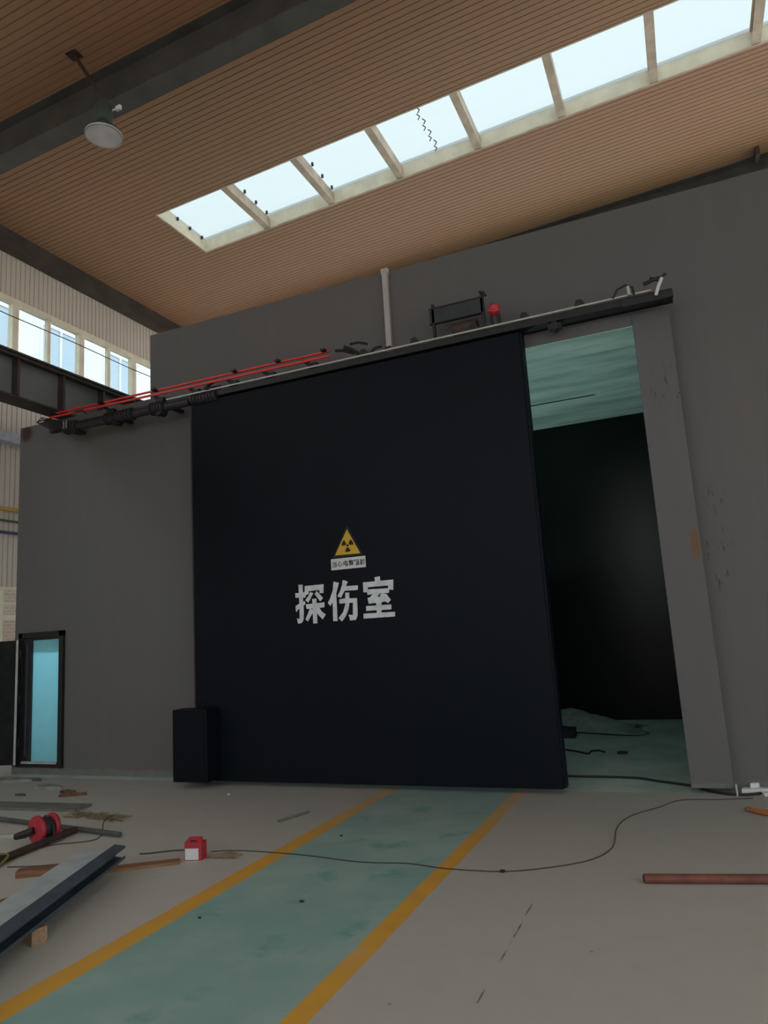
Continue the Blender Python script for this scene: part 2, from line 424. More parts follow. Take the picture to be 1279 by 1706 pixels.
def skylight(y0, y1, idx, label):
    t = bpy.data.objects.new('window_%d' % (20 + idx), None); t.location = (SX0, y0, roof(SX0)); col.objects.link(t); struct(t)
    b = MB()
    for (ya, yb) in ((y0 - .012, y0 + .0), (y1, y1 + .012)):
        b.prism([(SX0, ya, roof(SX0)), (SX1, ya, roof(SX1)), (SX1, ya, roof(SX1) + .27), (SX0, ya, roof(SX0) + .27)], (0, 1, 0), yb - ya)
    for xx in (SX0 - .012, SX1):
        b.box(xx, xx + .012, y0, y1, roof(xx), roof(xx) + .27)
    b.build('reveal', M['cream'], t)
    b = MB(); slab(b, SX0, SX1, y0, y1, .24, .245); b.build('roof_sheet', M['skypane'], t)
    b = MB()   # thin flashing lip around the opening
    for (ya, yb) in ((y0 - .03, y0), (y1, y1 + .03)):
        slab(b, SX0 - .03, SX1 + .03, ya, yb, -.008, 0)
    slab(b, SX0 - .03, SX0, y0, y1, -.008, 0)
    b.build('edge_trim', M['purlin'], t)
    if idx == 0:
        b = MB()
        for k in range(9): # jagged torn edge of an overlapping sheet
            y = y0 + .1 + k * .14; x = -3.03 + (.025 if k % 2 else -.02)
            b.tube([(x, y, roof(x) + .225), (x + .03, y + .07, roof(x) + .225), (x - .02, y + .13, roof(x) + .225)], .009, 5)
        b.build('jagged_sheet_edge', M['flange'], t)
        for xx in (-7.875, -6.40, -5.03):
            for k in range(4):
                y = y0 + .15 + .36 * k
                MB().box(xx, xx + .035, y, y + .03, roof(xx) + .18, roof(xx) + .24).build('sheet_clip', M['flange'], t)
    return t
skylight(S0, S1, 0, 'long bright skylight strip in the wood-toned ceiling above the black door')
skylight(U0, U1, 2, 'added skylight strip beyond the grey wall, out of sight')
skylight(T0, T1, 1, 'added skylight strip high above the foreground floor, out of frame')

# purlins crossing the skylights (both skylights share each purlin)
ords = ['first', 'second', 'third', 'fourth', 'fifth', 'sixth', 'seventh']
for i, x in enumerate([-6.47, -5.10, -3.75, -2.34, -.945, .455, 1.87]):
    z = roof(x); y0 = S0 + .004; y1 = S1 - .004
    b = MB().box(x - .005, x + .005, y0, y1, z + .002, z + .235).box(x - .065, x - .005, y0, y1, z + .002, z + .012)
    b.box(x - .065, x - .005, y0, y1, z + .225, z + .235).box(x - .065, x - .058, y0, y1, z + .012, z + .03)
    b.box(x + .005, x + .055, y0, y1, z + .002, z + .008).box(x + .05, x + .055, y0, y1, z + .008, z + .2)
    tag(b.build('purlin', M['purlin']), 'cream purlin crossing the skylight strip, %s from the left' % ords[i], 'purlin', 'purlins crossing the skylight')

# rafters
def rafter(y, label, dep=.52):
    t = thing('roof_rafter', label, 'rafter', (0, y, roof(0)))
    x0, x1 = XL + .25, XR
    def run(bm, ya, yb, d0, d1):
        bm.prism([(x0, ya, roof(x0) - d0), (x1, ya, roof(x1) - d0), (x1, ya, roof(x1) - d1), (x0, ya, roof(x0) - d1)], (0, 1, 0), yb - ya)
    b = MB(); run(b, y - .012, y + .012, .005, dep); b.build('web', M['steel'], t)
    b = MB(); run(b, y - .14, y + .14, dep, dep + .022); b.build('bottom_flange', M['steel'], t)
    b = MB(); run(b, y - .14, y + .14, .002, .016); b.build('top_flange', M['steel'], t)
rafter(6.57, 'big dark steel rafter crossing the ceiling at the upper left, behind the round lamp')
rafter(13.75, 'far dark rafter just showing above the right end of the grey wall')
MB().box(2.03, 2.10, 13.30, 13.60, roof(2.06) - .16, roof(2.06) - .003).build('brace_cleat', M['steel'], bpy.data.objects['roof_rafter.001'])
rafter(-.3, 'dark steel rafter above the camera, out of frame')

# eave beam + wall_left with ribs
struct(MB().box(XL, XL + .22, YB, YF, 8.80, roof(XL) + .02).box(XL + .22, XL + .26, YB, YF, 8.78, 8.84).build('trim_eave', M['eave']))
def vribs(bm, y0, y1, z0, z1, pitch=.1):
    y = y0
    while y < y1 - 1e-6:
        for (ya, xa, yb, xb) in ((y, 0, y + .082, 0), (y + .082, 0, y + .085, -.012), (y + .085, -.012, y + .097, -.012), (y + .097, -.012, y + pitch, 0)):
            ya = min(ya, y1); yb = min(yb, y1)
            bm.quad((XL + xa, ya, z0), (XL + xa, ya, z1), (XL + xb, yb, z1), (XL + xb, yb, z0))
        y += pitch
WZ0, WZ1 = 6.55, 8.0
LZ0, LZ1 = .9, 2.83
LY0, LY1 = 7.0, 10.0
b = MB(); vribs(b, YB, YF, WZ1, 9.2); vribs(b, YB, YF, LZ1, WZ0); vribs(b, YB, LY0, 0, LZ1); vribs(b, LY1, YF, 0, LZ1); vribs(b, LY0, LY1, 0, LZ0)
# outer skin
for (ya, yb, za, zb) in ((YB, YF, WZ1, 9.3), (YB, YF, LZ1, WZ0), (YB, LY0, 0, LZ1), (LY1, YF, 0, LZ1), (LY0, LY1, 0, LZ0)):
    b.box(XL - .16, XL - .14, ya, yb, za, zb)
struct(b.build('wall_left', M['sheet']))
struct(MB().box(XL, XR, YB - .2, YB, 0, 3.4).box(XL, XR, YB - .2, YB, 6.2, 9.1).build('wall_rear_blocker', M['sheet']))  # unseen; its openings are placed to shape daylight on door and ceiling
# ribbon windows
edges = [4.25, 5.70, 7.16, 8.60, 10.12, 11.58, 13.05, 14.5, 16.0, 17.5, 19.0]
wn = 1
for a, c in zip(edges, edges[1:]):
    o = MB()
    hw = .06
    mid = (a + c) / 2
    mids = {8.60: 9.35, 10.12: 10.87, 11.58: 12.32}.get(a, mid)
    a += .001; c -= .001
    o.box(XL - .10, XL + .03, a, c, WZ1 - .10, WZ1 - .001).box(XL - .10, XL + .03, a, c, WZ0 + .001, WZ0 + .08)
    o.box(XL - .095, XL + .025, a, a + hw, WZ0 + .08, WZ1 - .10).box(XL - .095, XL + .025, c - hw, c, WZ0 + .08, WZ1 - .10)
    o.box(XL - .08, XL + .0, mids - .035, mids + .035, WZ0 + .08, WZ1 - .10)
    f = struct(o.build('window_%d' % wn, M['cream'])); f['kind'] = 'structure'
    MB().box(XL - .05, XL - .044, a + hw, c - hw, WZ0 + .08, WZ1 - .10).build('pane', M['glass'], f)
    wn += 1
o = MB()
for y in (LY0 + .001, 8.46, LY1 - .061): o.box(XL - .095, XL + .015, y, y + .06, LZ0 + .002, LZ1 - .002)
for z, h in ((LZ0, .06), (2.27, .09), (2.53, .035), (LZ1 - .05, .05), (1.6, .05)): o.box(XL - .1, XL + .02, LY0 + .001, LY1 - .001, z + .001, z + h - .001)
f = struct(o.build('window_%d' % wn, M['cream']))
MB().box(XL - .05, XL - .044, LY0, LY1, LZ0, LZ1).build('pane', M['glass'], f)

# front wall of the shielded room (stepped outline: low part lets the crane girder pass)
W, F = 7.80, 7.64
b = MB()
DX0, DX1, DZ0, DZ1 = -9.17, -8.35, .11, 1.97
TH = .40
b.box(-9.33, DX0, W, W + TH, 0, 5.19).box(DX1, -6.76, W, W + TH, 0, 5.19).box(DX0, DX1, W, W + TH, DZ1, 5.19).box(DX0, DX1, W, W + TH, 0, DZ0)
b.box(-6.76, -5.5, W, W + TH, 0, 6.155).box(-5.5, -.21, W, W + TH, 4.71, 6.155).box(-.21, XR, W, W + TH, 0, 6.155)
struct(b.build('wall_front', M['wall']))
# raised frame round the big opening
b = MB().box(-5.6, -.21, F, W, 4.71, 4.84).box(-.21, .16, F, W, .05, 4.84)
struct(b.build('trim_1', M['wall'], bevel=.006))
# room shell behind
YW = 13.0
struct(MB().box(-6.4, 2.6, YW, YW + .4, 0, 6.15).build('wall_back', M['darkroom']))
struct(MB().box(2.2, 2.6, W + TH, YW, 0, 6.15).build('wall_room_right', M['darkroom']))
struct(MB().box(XR, XR + .2, YB, 7.7, 3.8, 10.4).build('wall_right_blocker', M['sheet']))  # unseen, added to keep side daylight off the near ceiling
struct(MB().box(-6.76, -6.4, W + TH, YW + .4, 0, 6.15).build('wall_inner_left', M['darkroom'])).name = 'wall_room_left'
struct(MB().box(-6.4, 2.2, W + TH, YW, 5.23, 6.15).build('ceiling_room', M['conc']))
struct(MB().box(-5.5, -.21, F + .004, W + TH, 4.700, 4.7095).build('trim_2', M['conc']))
# control room behind the small door
struct(MB().box(-9.33, -6.76, 10.0, 10.1, 0, 2.7).box(-9.33, -9.25, W + TH, 10.0, 0, 2.7).box(-6.86, -6.76, W + TH, 10.0, 0, 2.7).build('wall_control_room', M['plaster']))
struct(MB().box(-9.33, -6.76, W + TH, 10.1, 2.7, 2.8).build('ceiling_control_room', M['plaster']))
t = thing('pane_backlight', 'added tube lamp, unseen in the small room, lighting the frosted pane', 'lamp', (-8.6, 9.1, 2.7))  # added lamp, out of view, that backlights the frosted pane
MB().box(-9.1, -8.0, 9.05, 9.15, 2.64, 2.70).build('housing', M['plate'], t)
MB().tube([(-9.05, 9.1, 2.62), (-8.05, 9.1, 2.62)], .02).build('backlight_tube', M['tube'], t)

# small door: frame, frosted pane, opened dark leaf
f = MB()
for (a, c, y0, y1, z0, z1) in ((-9.20, -9.12, W - .05, W + .08, .10, 2.0), (-8.40, -8.325, W - .05, W + .08, .10, 2.0), (-9.20, -8.325, W - .05, W + .08, 1.92, 2.0), (-9.12, -8.40, W - .03, W + .08, .10, .15)):
    f.box(a, c, y0, y1, z0, z1)
fr = struct(f.build('door_1', M['black'], bevel=.004))
b = MB().box(-9.12, -8.96, W - .02, W + .03, .15, 1.92).box(-8.96, -8.40, W + .0, W + .03, 1.885, 1.92).box(-8.43, -8.40, W, W + .03, .17, 1.9)
b.build('inner_frame', M['greyblack'], fr)
MB().box(-8.96, -8.42, W + .010, W + .020, .17, 1.89).build('frosted_pane', M['frost'], fr)['label'] = 'frosted cyan glass pane'
MB().box(-9.10, -8.42, W - .045, W - .02, .15, .18).build('threshold', M['strip'], fr)['label'] = 'worn metal threshold'
MB().box(-9.055, -9.035, W - .03, W - .02, .25, 1.85).build('seal_strip', M['galvd'], fr)
# leaf swung out towards the viewer
d = Vector((-.97, -.243, 0)).normalized(); n = Vector((.243, -.97, 0)).normalized(); h0 = Vector((-9.10, 7.70, 0))
lf = thing('door_leaf', 'dark steel leaf of the small side door, swung open at the left edge', 'door', h0)
q = lambda u, v, z: h0 + d * u + n * v + Vector((0, 0, z))
MB().prism([q(.0, 0, .15), q(.82, 0, .15), q(.82, 0, 1.90), q(0, 0, 1.90)], n, .04).build('panel', M['leafpaint'], lf, bevel=.003)
MB().prism([q(.0, .041, .15), q(.035, .041, .15), q(.035, .041, 1.90), q(0, .041, 1.90)], n, .003).build('edge_strip', M['strip'], lf)['label'] = 'scuffed pale strip along the hinge edge'
for z in (.4, 1.0, 1.65): MB().tube([q(-.012, .01, z), q(-.012, .01, z + .11)], .012, 8).build('hinge', M['black'], lf)

# outside, seen through the left windows: a pale plastered house and a brick wall
hs = thing('apartment_building', 'pale plastered building with blue-grey windows outside the high windows', 'building', (-16.5, 12, 0))
MB().box(-20, -16.5, -4, 34, 0, 16).build('wall', M['plaster'], hs)
for i in range(11):
    y = 9.55 + (i - 4) * 2.45
    for z in (5.0, 9.55, 13.4):
        fw = MB().box(-16.52, -16.46, y - .08, y + 1.38, z - .08, z).box(-16.52, -16.46, y - .08, y + 1.38, z + 1.7, z + 1.78).box(-16.52, -16.46, y - .08, y, z, z + 1.7).box(-16.52, -16.46, y + 1.3, y + 1.38, z, z + 1.7).box(-16.51, -16.46, y + .62, y + .69, z, z + 1.7)
        o = fw.build('window_frame', M['outframe'], hs)
        g_ = MB().box(-16.53, -16.49, y, y + 1.3, z, z + 1.7).build('pane', M['outglass'], hs)
        g_.parent = o; g_.matrix_parent_inverse = Matrix.Identity(4)
tag(MB().box(-13.2, -13.0, 0, 24, 0, 3.2).build('brick_wall', M['brick']), 'pink brick wall outside the low window at the left edge', 'wall')

# ================================================================== STEELWORK AT THE LEFT
g = thing('crane_girder', 'grey crane girder with dark flanges running under the left windows', 'girder', (-8.4, 5, 5.5))
GX = -8.40
MB().box(GX - .006, GX + .006, YB, 14, 5.22, 5.84).build('web', M['girder'], g)
MB().box(GX - .16, GX + .20, YB, 14, 5.84, 5.865).box(GX + .10, GX + .16, YB, 14, 5.80, 5.84).build('top_flange', M['flange'], g)
MB().box(GX - .14, GX + .20, YB, 14, 5.195, 5.22).build('bottom_flange', M['flange'], g)
for k in range(-4, 5):
    y = 7.67 + .80 * k
    if k in (-4,): continue
    MB().box(GX + .006, GX + .12, y - .02, y + .02, 5.27, 5.84).build('stiffener', M['flange'], g)
tag(MB().box(GX - .03, GX + .03, YB, 14, 5.866, 5.93).build('crane_rail', M['rustbar']), 'crane rail lying on top of the grey girder', 'rail')
pts = [(-9.3, YB + .2, 6.99)] + [(-9.3, YB + .2 + i * 1.3, 6.99 - .02 * (i % 2)) for i in range(1, 20)]
tag(MB().tube(pts, .008, 6).build('hanging_cable', M['cable']), 'thin dark cable stretched across the high left windows', 'cable')
for nm, z, r, m_, lb in (('gas_pipe', 4.15, .032, 'pyel', 'yellow pipe on the beige left wall, topmost of three'), ('pipe', 3.95, .02, 'pgrn', 'dark green pipe on the beige left wall, middle of three'), ('pipe', 3.75, .024, 'pblu', 'dark blue pipe on the beige left wall, lowest of three')):
    tag(MB().tube([(XL + .045, YB + .2, z), (XL + .045, 6, z - .01), (XL + .045, 16, z)], r, 10).build(nm, M[m_], smooth=True), lb, 'pipe', 'pipes on the left wall')
b = MB().box(XL + .002, XL + .14, YB + .2, 16, 5.30, 5.315).box(XL + .002, XL + .01, YB + .2, 16, 5.315, 5.50).box(XL + .13, XL + .14, YB + .2, 16, 5.315, 5.47)
tr = b.build('cable_tray', M['duct']); tag(tr, 'pale cable tray on the left wall beside the top of the grey wall', 'cable tray')

# ================================================================== SLIDING DOOR
D0, D1 = 7.44, 7.60
dr = thing('sliding_door', 'huge black-blue sliding door with white Chinese lettering', 'door', (-3.57, 7.52, 0))
MB().box(-5.77, -1.37, D0, D1, .05, 4.83).build('panel', M['door'], dr, bevel=.006)
MB().box(-5.795, -5.772, D0 + .01, D1, .05, 4.80).build('side_channel', M['greyblack'], dr)['label'] = 'thin grey edge strip on the left side'
MB().box(-1.37, -1.345, D0 + .02, D1, .06, 4.83).build('side_seal', M['door'], dr)
b = MB().box(-5.935, -5.435, 7.20, 7.438, .075, .91)
b.build('drive_housing', M['door'], dr, bevel=.01)
b = MB()
b.box(-5.90, -5.47, 7.194, 7.2, .12, .86)
b.build('housing_cover', M['door'], dr)
GL = [[[[0.348,0.561],[0.242,0.513],[0.095,0.778],[0.197,0.818],[0.746,0.508],[0.648,0.545],[0.792,0.827],[0.909,0.788],[0.772,0.176],[0.15,0.176],[0.15,0.284],[0.772,0.284],[0.772,0.393],[0.117,0.393],[0.117,0.504],[0.44,0.504],[0.44,0.858],[0.558,0.858],[0.558,0.504],[0.887,0.504],[0.887,-0.099],[0.772,-0.099],[0.772,-0.055],[0.097,-0.055],[0.097,0.056],[0.772,0.056]],[[15,17,16],[15,18,17],[5,7,6],[2,0,3],[5,4,7],[1,0,2],[13,15,14],[13,18,15],[13,19,18],[13,12,19],[12,20,19],[11,20,12],[9,11,10],[9,8,11],[8,20,11],[25,20,8],[23,25,24],[23,22,25],[22,20,25],[21,20,22]]],[[[0.133,0.051],[0.023,0.097],[0.122,0.507],[0.229,0.486],[0.391,0.073],[0.447,0.027],[0.622,0.027],[0.702,0.243],[0.81,0.192],[0.647,-0.08],[0.428,-0.08],[0.277,0.057],[0.277,0.579],[0.391,0.579],[0.989,0.125],[0.881,0.081],[0.738,0.496],[0.842,0.535],[0.691,0.586],[0.612,0.502],[0.315,0.755],[0.392,0.829]],[[20,18,21],[19,18,20],[11,13,12],[11,4,13],[16,14,17],[15,14,16],[6,8,7],[6,9,8],[11,5,4],[10,5,11],[10,6,5],[10,9,6],[1,3,2],[1,0,3]]],[[[0.222,0.282],[0.434,0.282],[0.434,0.39],[0.222,0.39],[0.77,0.282],[0.77,0.39],[0.549,0.39],[0.549,0.282],[0.222,0.603],[0.222,0.496],[0.434,0.496],[0.434,0.603],[0.77,0.603],[0.549,0.603],[0.549,0.496],[0.77,0.496],[0.434,0.856],[0.549,0.856],[0.549,0.713],[0.883,0.713],[0.883,0.173],[0.549,0.173],[0.549,0.091],[0.609,0.031],[0.802,0.031],[0.878,0.2],[0.989,0.149],[0.827,-0.081],[0.589,-0.081],[0.434,0.078],[0.434,0.173],[0.222,0.173],[0.222,0.111],[0.108,0.111],[0.108,0.713],[0.434,0.713]],[[35,17,16],[35,18,17],[33,8,34],[8,35,34],[8,18,35],[8,19,18],[8,11,19],[11,12,19],[12,25,19],[25,20,19],[33,9,8],[10,13,11],[13,12,11],[10,14,13],[15,25,12],[33,3,9],[3,10,9],[3,14,10],[3,15,14],[3,2,15],[2,5,15],[5,25,15],[33,0,3],[1,6,2],[6,5,2],[1,7,6],[4,25,5],[33,31,0],[31,1,0],[31,7,1],[31,4,7],[31,25,4],[31,30,25],[30,21,25],[21,24,25],[20,26,25],[33,32,31],[29,21,30],[29,22,21],[24,20,21],[24,26,20],[24,27,26],[29,23,22],[28,23,29],[23,27,24],[28,27,23]]],[[[0.556,0.766],[0.956,0.766],[0.956,0.664],[0.046,0.664],[0.046,0.766],[0.439,0.766],[0.407,0.838],[0.508,0.869],[0.318,0.163],[0.354,0.214],[0.199,0.214],[0.199,-0.097],[0.09,-0.097],[0.09,0.315],[0.415,0.315],[0.433,0.349],[0.154,0.349],[0.154,0.666],[0.262,0.666],[0.262,0.446],[0.739,0.446],[0.739,0.666],[0.85,0.666],[0.85,0.349],[0.559,0.349],[0.54,0.315],[0.913,0.315],[0.913,-0.006],[0.864,-0.084],[0.687,-0.096],[0.647,0.001],[0.794,0.0],[0.803,0.008],[0.803,0.214],[0.479,0.214],[0.413,0.124],[0.587,0.141],[0.546,0.195],[0.627,0.245],[0.768,0.051],[0.686,-0.007],[0.65,0.052],[0.283,0.003],[0.249,0.102],[0.598,0.563],[0.727,0.494],[0.671,0.422],[0.512,0.51],[0.326,0.417],[0.261,0.49],[0.416,0.558],[0.289,0.619],[0.345,0.684],[0.51,0.607],[0.631,0.688],[0.715,0.644]],[[6,0,7],[5,0,6],[3,5,4],[3,0,5],[3,1,0],[3,52,1],[52,54,1],[54,2,1],[52,53,54],[55,21,54],[21,22,54],[22,2,54],[3,17,52],[17,18,52],[18,51,52],[3,16,17],[19,51,18],[55,20,21],[23,2,22],[16,49,3],[49,50,3],[50,55,3],[55,2,3],[55,23,2],[50,44,55],[20,23,55],[19,50,51],[50,45,44],[19,47,50],[47,45,50],[19,48,47],[46,45,47],[16,19,49],[19,48,49],[16,20,19],[16,23,20],[15,23,16],[14,24,15],[24,23,15],[14,25,24],[12,10,13],[10,14,13],[10,25,14],[10,26,25],[10,38,26],[38,33,26],[33,27,26],[10,9,38],[9,34,38],[34,37,38],[39,33,38],[12,11,10],[8,34,9],[8,35,34],[37,33,34],[37,39,33],[39,32,33],[36,39,37],[43,35,8],[35,39,36],[43,39,35],[42,41,43],[41,39,43],[40,39,41]]],[[[0.974,0.705],[0.397,0.705],[0.397,0.806],[0.974,0.806],[0.516,0.209],[0.628,0.209],[0.628,0.282],[0.516,0.282],[0.845,0.209],[0.845,0.282],[0.729,0.282],[0.729,0.209],[0.628,0.04],[0.628,0.114],[0.516,0.114],[0.516,0.04],[0.729,0.04],[0.845,0.04],[0.845,0.114],[0.729,0.114],[0.949,-0.098],[0.845,-0.098],[0.845,-0.06],[0.516,-0.06],[0.516,-0.098],[0.413,-0.098],[0.413,0.382],[0.949,0.382],[0.083,0.485],[0.128,0.636],[0.025,0.636],[0.025,0.744],[0.153,0.744],[0.172,0.86],[0.279,0.839],[0.259,0.744],[0.407,0.744],[0.407,0.636],[0.232,0.636],[0.165,0.432],[0.213,0.432],[0.213,0.584],[0.314,0.584],[0.314,0.432],[0.408,0.432],[0.408,0.328],[0.314,0.328],[0.314,0.233],[0.411,0.25],[0.417,0.149],[0.314,0.127],[0.314,-0.096],[0.213,-0.096],[0.213,0.107],[0.039,0.073],[0.014,0.182],[0.213,0.215],[0.213,0.328],[0.149,0.328],[0.065,0.311],[0.034,0.398],[0.804,0.506],[0.804,0.579],[0.551,0.579],[0.551,0.506],[0.909,0.411],[0.449,0.411],[0.449,0.675],[0.909,0.675]],[[66,63,67],[63,68,67],[63,62,68],[62,65,68],[66,64,63],[61,65,62],[66,61,64],[66,65,61],[32,34,33],[32,35,34],[1,36,2],[36,3,2],[36,0,3],[30,32,31],[30,35,32],[30,36,35],[30,1,36],[1,37,36],[30,37,1],[29,37,30],[28,38,29],[38,37,29],[28,41,38],[41,39,38],[28,39,41],[39,40,41],[25,49,26],[49,7,26],[7,27,26],[7,6,27],[6,9,27],[9,20,27],[49,4,7],[5,10,6],[10,9,6],[5,11,10],[8,20,9],[49,5,4],[49,11,5],[49,8,11],[49,18,8],[18,20,8],[50,25,49],[25,14,49],[14,18,49],[51,25,50],[25,15,14],[13,18,14],[12,19,13],[19,18,13],[12,16,19],[17,20,18],[25,12,15],[25,16,12],[25,23,16],[23,17,16],[23,22,17],[22,20,17],[25,24,23],[21,20,22]]],[[[0.372,0.464],[0.372,0.511],[0.209,0.511],[0.209,0.464],[0.372,0.65],[0.209,0.65],[0.209,0.604],[0.372,0.604],[0.372,0.323],[0.372,0.372],[0.209,0.372],[0.209,0.323],[0.105,0.746],[0.215,0.746],[0.25,0.861],[0.365,0.845],[0.325,0.746],[0.478,0.746],[0.478,-0.0],[0.436,-0.086],[0.268,-0.1],[0.23,0.003],[0.363,0.003],[0.372,0.012],[0.372,0.22],[0.395,0.22],[0.081,-0.059],[0.004,0.022],[0.255,0.22],[0.034,0.22],[0.034,0.323],[0.105,0.323],[0.739,0.205],[0.642,0.161],[0.509,0.43],[0.599,0.47],[0.867,0.627],[0.976,0.627],[0.976,0.519],[0.867,0.519],[0.867,0.01],[0.818,-0.082],[0.633,-0.098],[0.593,0.01],[0.746,0.009],[0.76,0.022],[0.76,0.519],[0.48,0.519],[0.48,0.627],[0.76,0.627],[0.76,0.854],[0.867,0.854]],[[49,51,50],[49,36,51],[47,49,48],[47,36,49],[47,37,36],[47,38,37],[46,38,47],[45,39,46],[39,38,46],[45,40,39],[34,32,35],[33,32,34],[44,40,45],[42,44,43],[44,41,40],[42,41,44],[13,15,14],[13,16,15],[31,13,12],[31,5,13],[5,16,13],[5,17,16],[5,4,17],[4,18,17],[31,6,5],[7,18,4],[31,2,6],[2,7,6],[2,1,7],[1,18,7],[31,3,2],[0,18,1],[31,0,3],[31,10,0],[10,9,0],[9,18,0],[31,11,10],[8,18,9],[29,31,30],[29,11,31],[29,8,11],[29,28,8],[28,25,8],[25,18,8],[27,24,28],[24,25,28],[27,23,24],[26,21,25],[21,23,25],[23,18,25],[26,21,27],[21,23,27],[22,18,23],[21,18,22],[20,18,21],[20,19,18]]]]
ST = [[[[-4.251,2.3],[-4.194,2.297],[-4.195,2.2],[-4.195,2.058],[-4.194,1.955],[-4.199,1.892],[-4.211,1.863],[-4.241,1.845],[-4.276,1.845],[-4.29,1.907],[-4.254,1.899],[-4.248,2.025],[-4.25,2.174]],[[-4.298,2.204],[-4.156,2.201],[-4.161,2.143],[-4.298,2.15]],[[-4.3,2.053],[-4.259,2.071],[-4.174,2.102],[-4.167,2.071],[-4.202,2.037],[-4.277,2.003],[-4.286,1.981],[-4.299,1.995]],[[-4.167,2.278],[-3.913,2.279],[-3.921,2.178],[-3.971,2.179],[-3.973,2.216],[-4.117,2.214],[-4.12,2.181],[-4.153,2.171],[-4.192,2.174],[-4.19,2.203],[-4.169,2.211]],[[-4.096,2.203],[-4.055,2.185],[-4.101,2.115],[-4.128,2.08],[-4.165,2.112],[-4.124,2.157]],[[-4.01,2.208],[-3.93,2.12],[-3.968,2.084],[-4.039,2.173]],[[-4.163,2.062],[-3.914,2.068],[-3.917,2.011],[-4.153,2.007]],[[-4.073,2.12],[-4.018,2.12],[-4.018,1.833],[-4.073,1.833]],[[-4.106,2.015],[-4.057,1.978],[-4.143,1.861],[-4.173,1.887]],[[-4.021,2.031],[-3.988,2.018],[-3.957,1.968],[-3.905,1.928],[-3.945,1.874],[-3.993,1.919],[-4.036,1.981]]],[[[-3.783,2.298],[-3.714,2.278],[-3.756,2.158],[-3.776,2.101],[-3.84,2.02],[-3.871,2.059],[-3.837,2.109],[-3.799,2.195]],[[-3.807,2.177],[-3.756,2.187],[-3.755,2.063],[-3.755,1.842],[-3.812,1.844],[-3.807,2.049]],[[-3.666,2.305],[-3.625,2.296],[-3.6,2.279],[-3.625,2.235],[-3.648,2.179],[-3.695,2.104],[-3.741,2.124],[-3.697,2.194],[-3.672,2.258]],[[-3.645,2.233],[-3.474,2.23],[-3.477,2.178],[-3.547,2.178],[-3.652,2.181]],[[-3.639,2.158],[-3.587,2.156],[-3.594,2.033],[-3.606,1.969],[-3.649,1.886],[-3.699,1.833],[-3.741,1.875],[-3.678,1.938],[-3.645,2.026]],[[-3.719,2.086],[-3.67,2.093],[-3.492,2.085],[-3.496,1.89],[-3.521,1.841],[-3.595,1.837],[-3.611,1.906],[-3.556,1.897],[-3.547,2.037],[-3.718,2.039]]],[[[-3.262,2.302],[-3.193,2.309],[-3.191,2.25],[-3.256,2.253]],[[-3.408,2.257],[-3.033,2.258],[-3.039,2.144],[-3.072,2.145],[-3.083,2.155],[-3.101,2.169],[-3.101,2.197],[-3.35,2.198],[-3.352,2.173],[-3.369,2.142],[-3.409,2.144]],[[-3.367,2.173],[-3.082,2.166],[-3.097,2.114],[-3.198,2.114],[-3.3,2.114],[-3.359,2.111]],[[-3.292,2.118],[-3.206,2.119],[-3.239,2.082],[-3.196,2.079],[-3.211,2.098],[-3.175,2.113],[-3.129,2.105],[-3.077,2.034],[-3.114,2.0],[-3.142,2.021],[-3.189,2.018],[-3.196,1.99],[-3.257,1.994],[-3.261,2.014],[-3.35,2.01],[-3.362,2.077],[-3.334,2.079]],[[-3.255,2.026],[-3.192,2.022],[-3.201,1.895],[-3.257,1.899]],[[-3.385,1.986],[-3.075,1.983],[-3.077,1.929],[-3.386,1.932]],[[-3.422,1.904],[-3.035,1.899],[-3.038,1.847],[-3.423,1.848]]]]
for ci, L in enumerate(ST):
    b = MB()
    for i, poly in enumerate(L):
        b.prism([(x, D0 - .0005, z) for x, z in poly], (0, -1, 0), .0012 + .0003 * i)
    o = b.build('lettering', M['white'], dr)
    o['label'] = ['white painted character, left of three', 'white painted character, middle of three', 'white painted character, right of three'][ci]

sg = thing('warning_sign', 'yellow radiation warning triangle with a white caption plate on the black door', 'sign', (-3.58, D0 - .005, 2.6))
cx, cz = -3.582, 2.695
ins = [(-3.575, 2.889), (-3.745, 2.600), (-3.420, 2.594)]
outs = [(cx + (x - cx) * 1.22, cz + (z - cz) * 1.22) for x, z in ins]
outs[1] = (outs[1][0], 2.575); outs[2] = (outs[2][0], 2.572)
MB().prism([(x, D0 - .0005, z) for x, z in outs], (0, -1, 0), .002).build('backing_triangle', M['ink'], sg)
MB().prism([(x, D0 - .0026, z) for x, z in ins], (0, -1, 0), .001).build('yellow_triangle', M['yellow'], sg)
b = MB(); tx, tz = -3.577, 2.702
for k in range(3):
    a0 = math.radians(-90 + 120 * k)
    pp = [(tx + .026 * math.cos(a0 + s * .5), tz + .026 * math.sin(a0 + s * .5)) for s in (-1, 0, 1)]
    pp += [(tx + .078 * math.cos(a0 + s * .5), tz + .078 * math.sin(a0 + s * .5)) for s in (1, .5, 0, -.5, -1)]
    b.prism([(x, D0 - .0038, z) for x, z in pp], (0, -1, 0), .0008)
b.prism([(tx + .016 * math.cos(k * PI / 6), D0 - .0038, tz + .016 * math.sin(k * PI / 6)) for k in range(12)], (0, -1, 0), .0008)
b.build('trefoil', M['ink'], sg)
MB().box(-3.803, -3.36, D0 - .0025, D0 - .0005, 2.430, 2.560).build('caption_plate', M['plate'], sg)
b = MB()
for i, (V_, Fc) in enumerate(GL):
    ox = -3.792 + i * .0715; sc_ = .068
    vv = [b.bm.verts.new((ox + x * sc_, D0 - .0032, 2.464 + (y + .05) * sc_ * 1.08)) for x, y in V_]
    for fc in Fc:
        try: b.bm.faces.new([vv[k] for k in fc])
        except ValueError: pass
b.build('caption_text', M['ink'], sg)

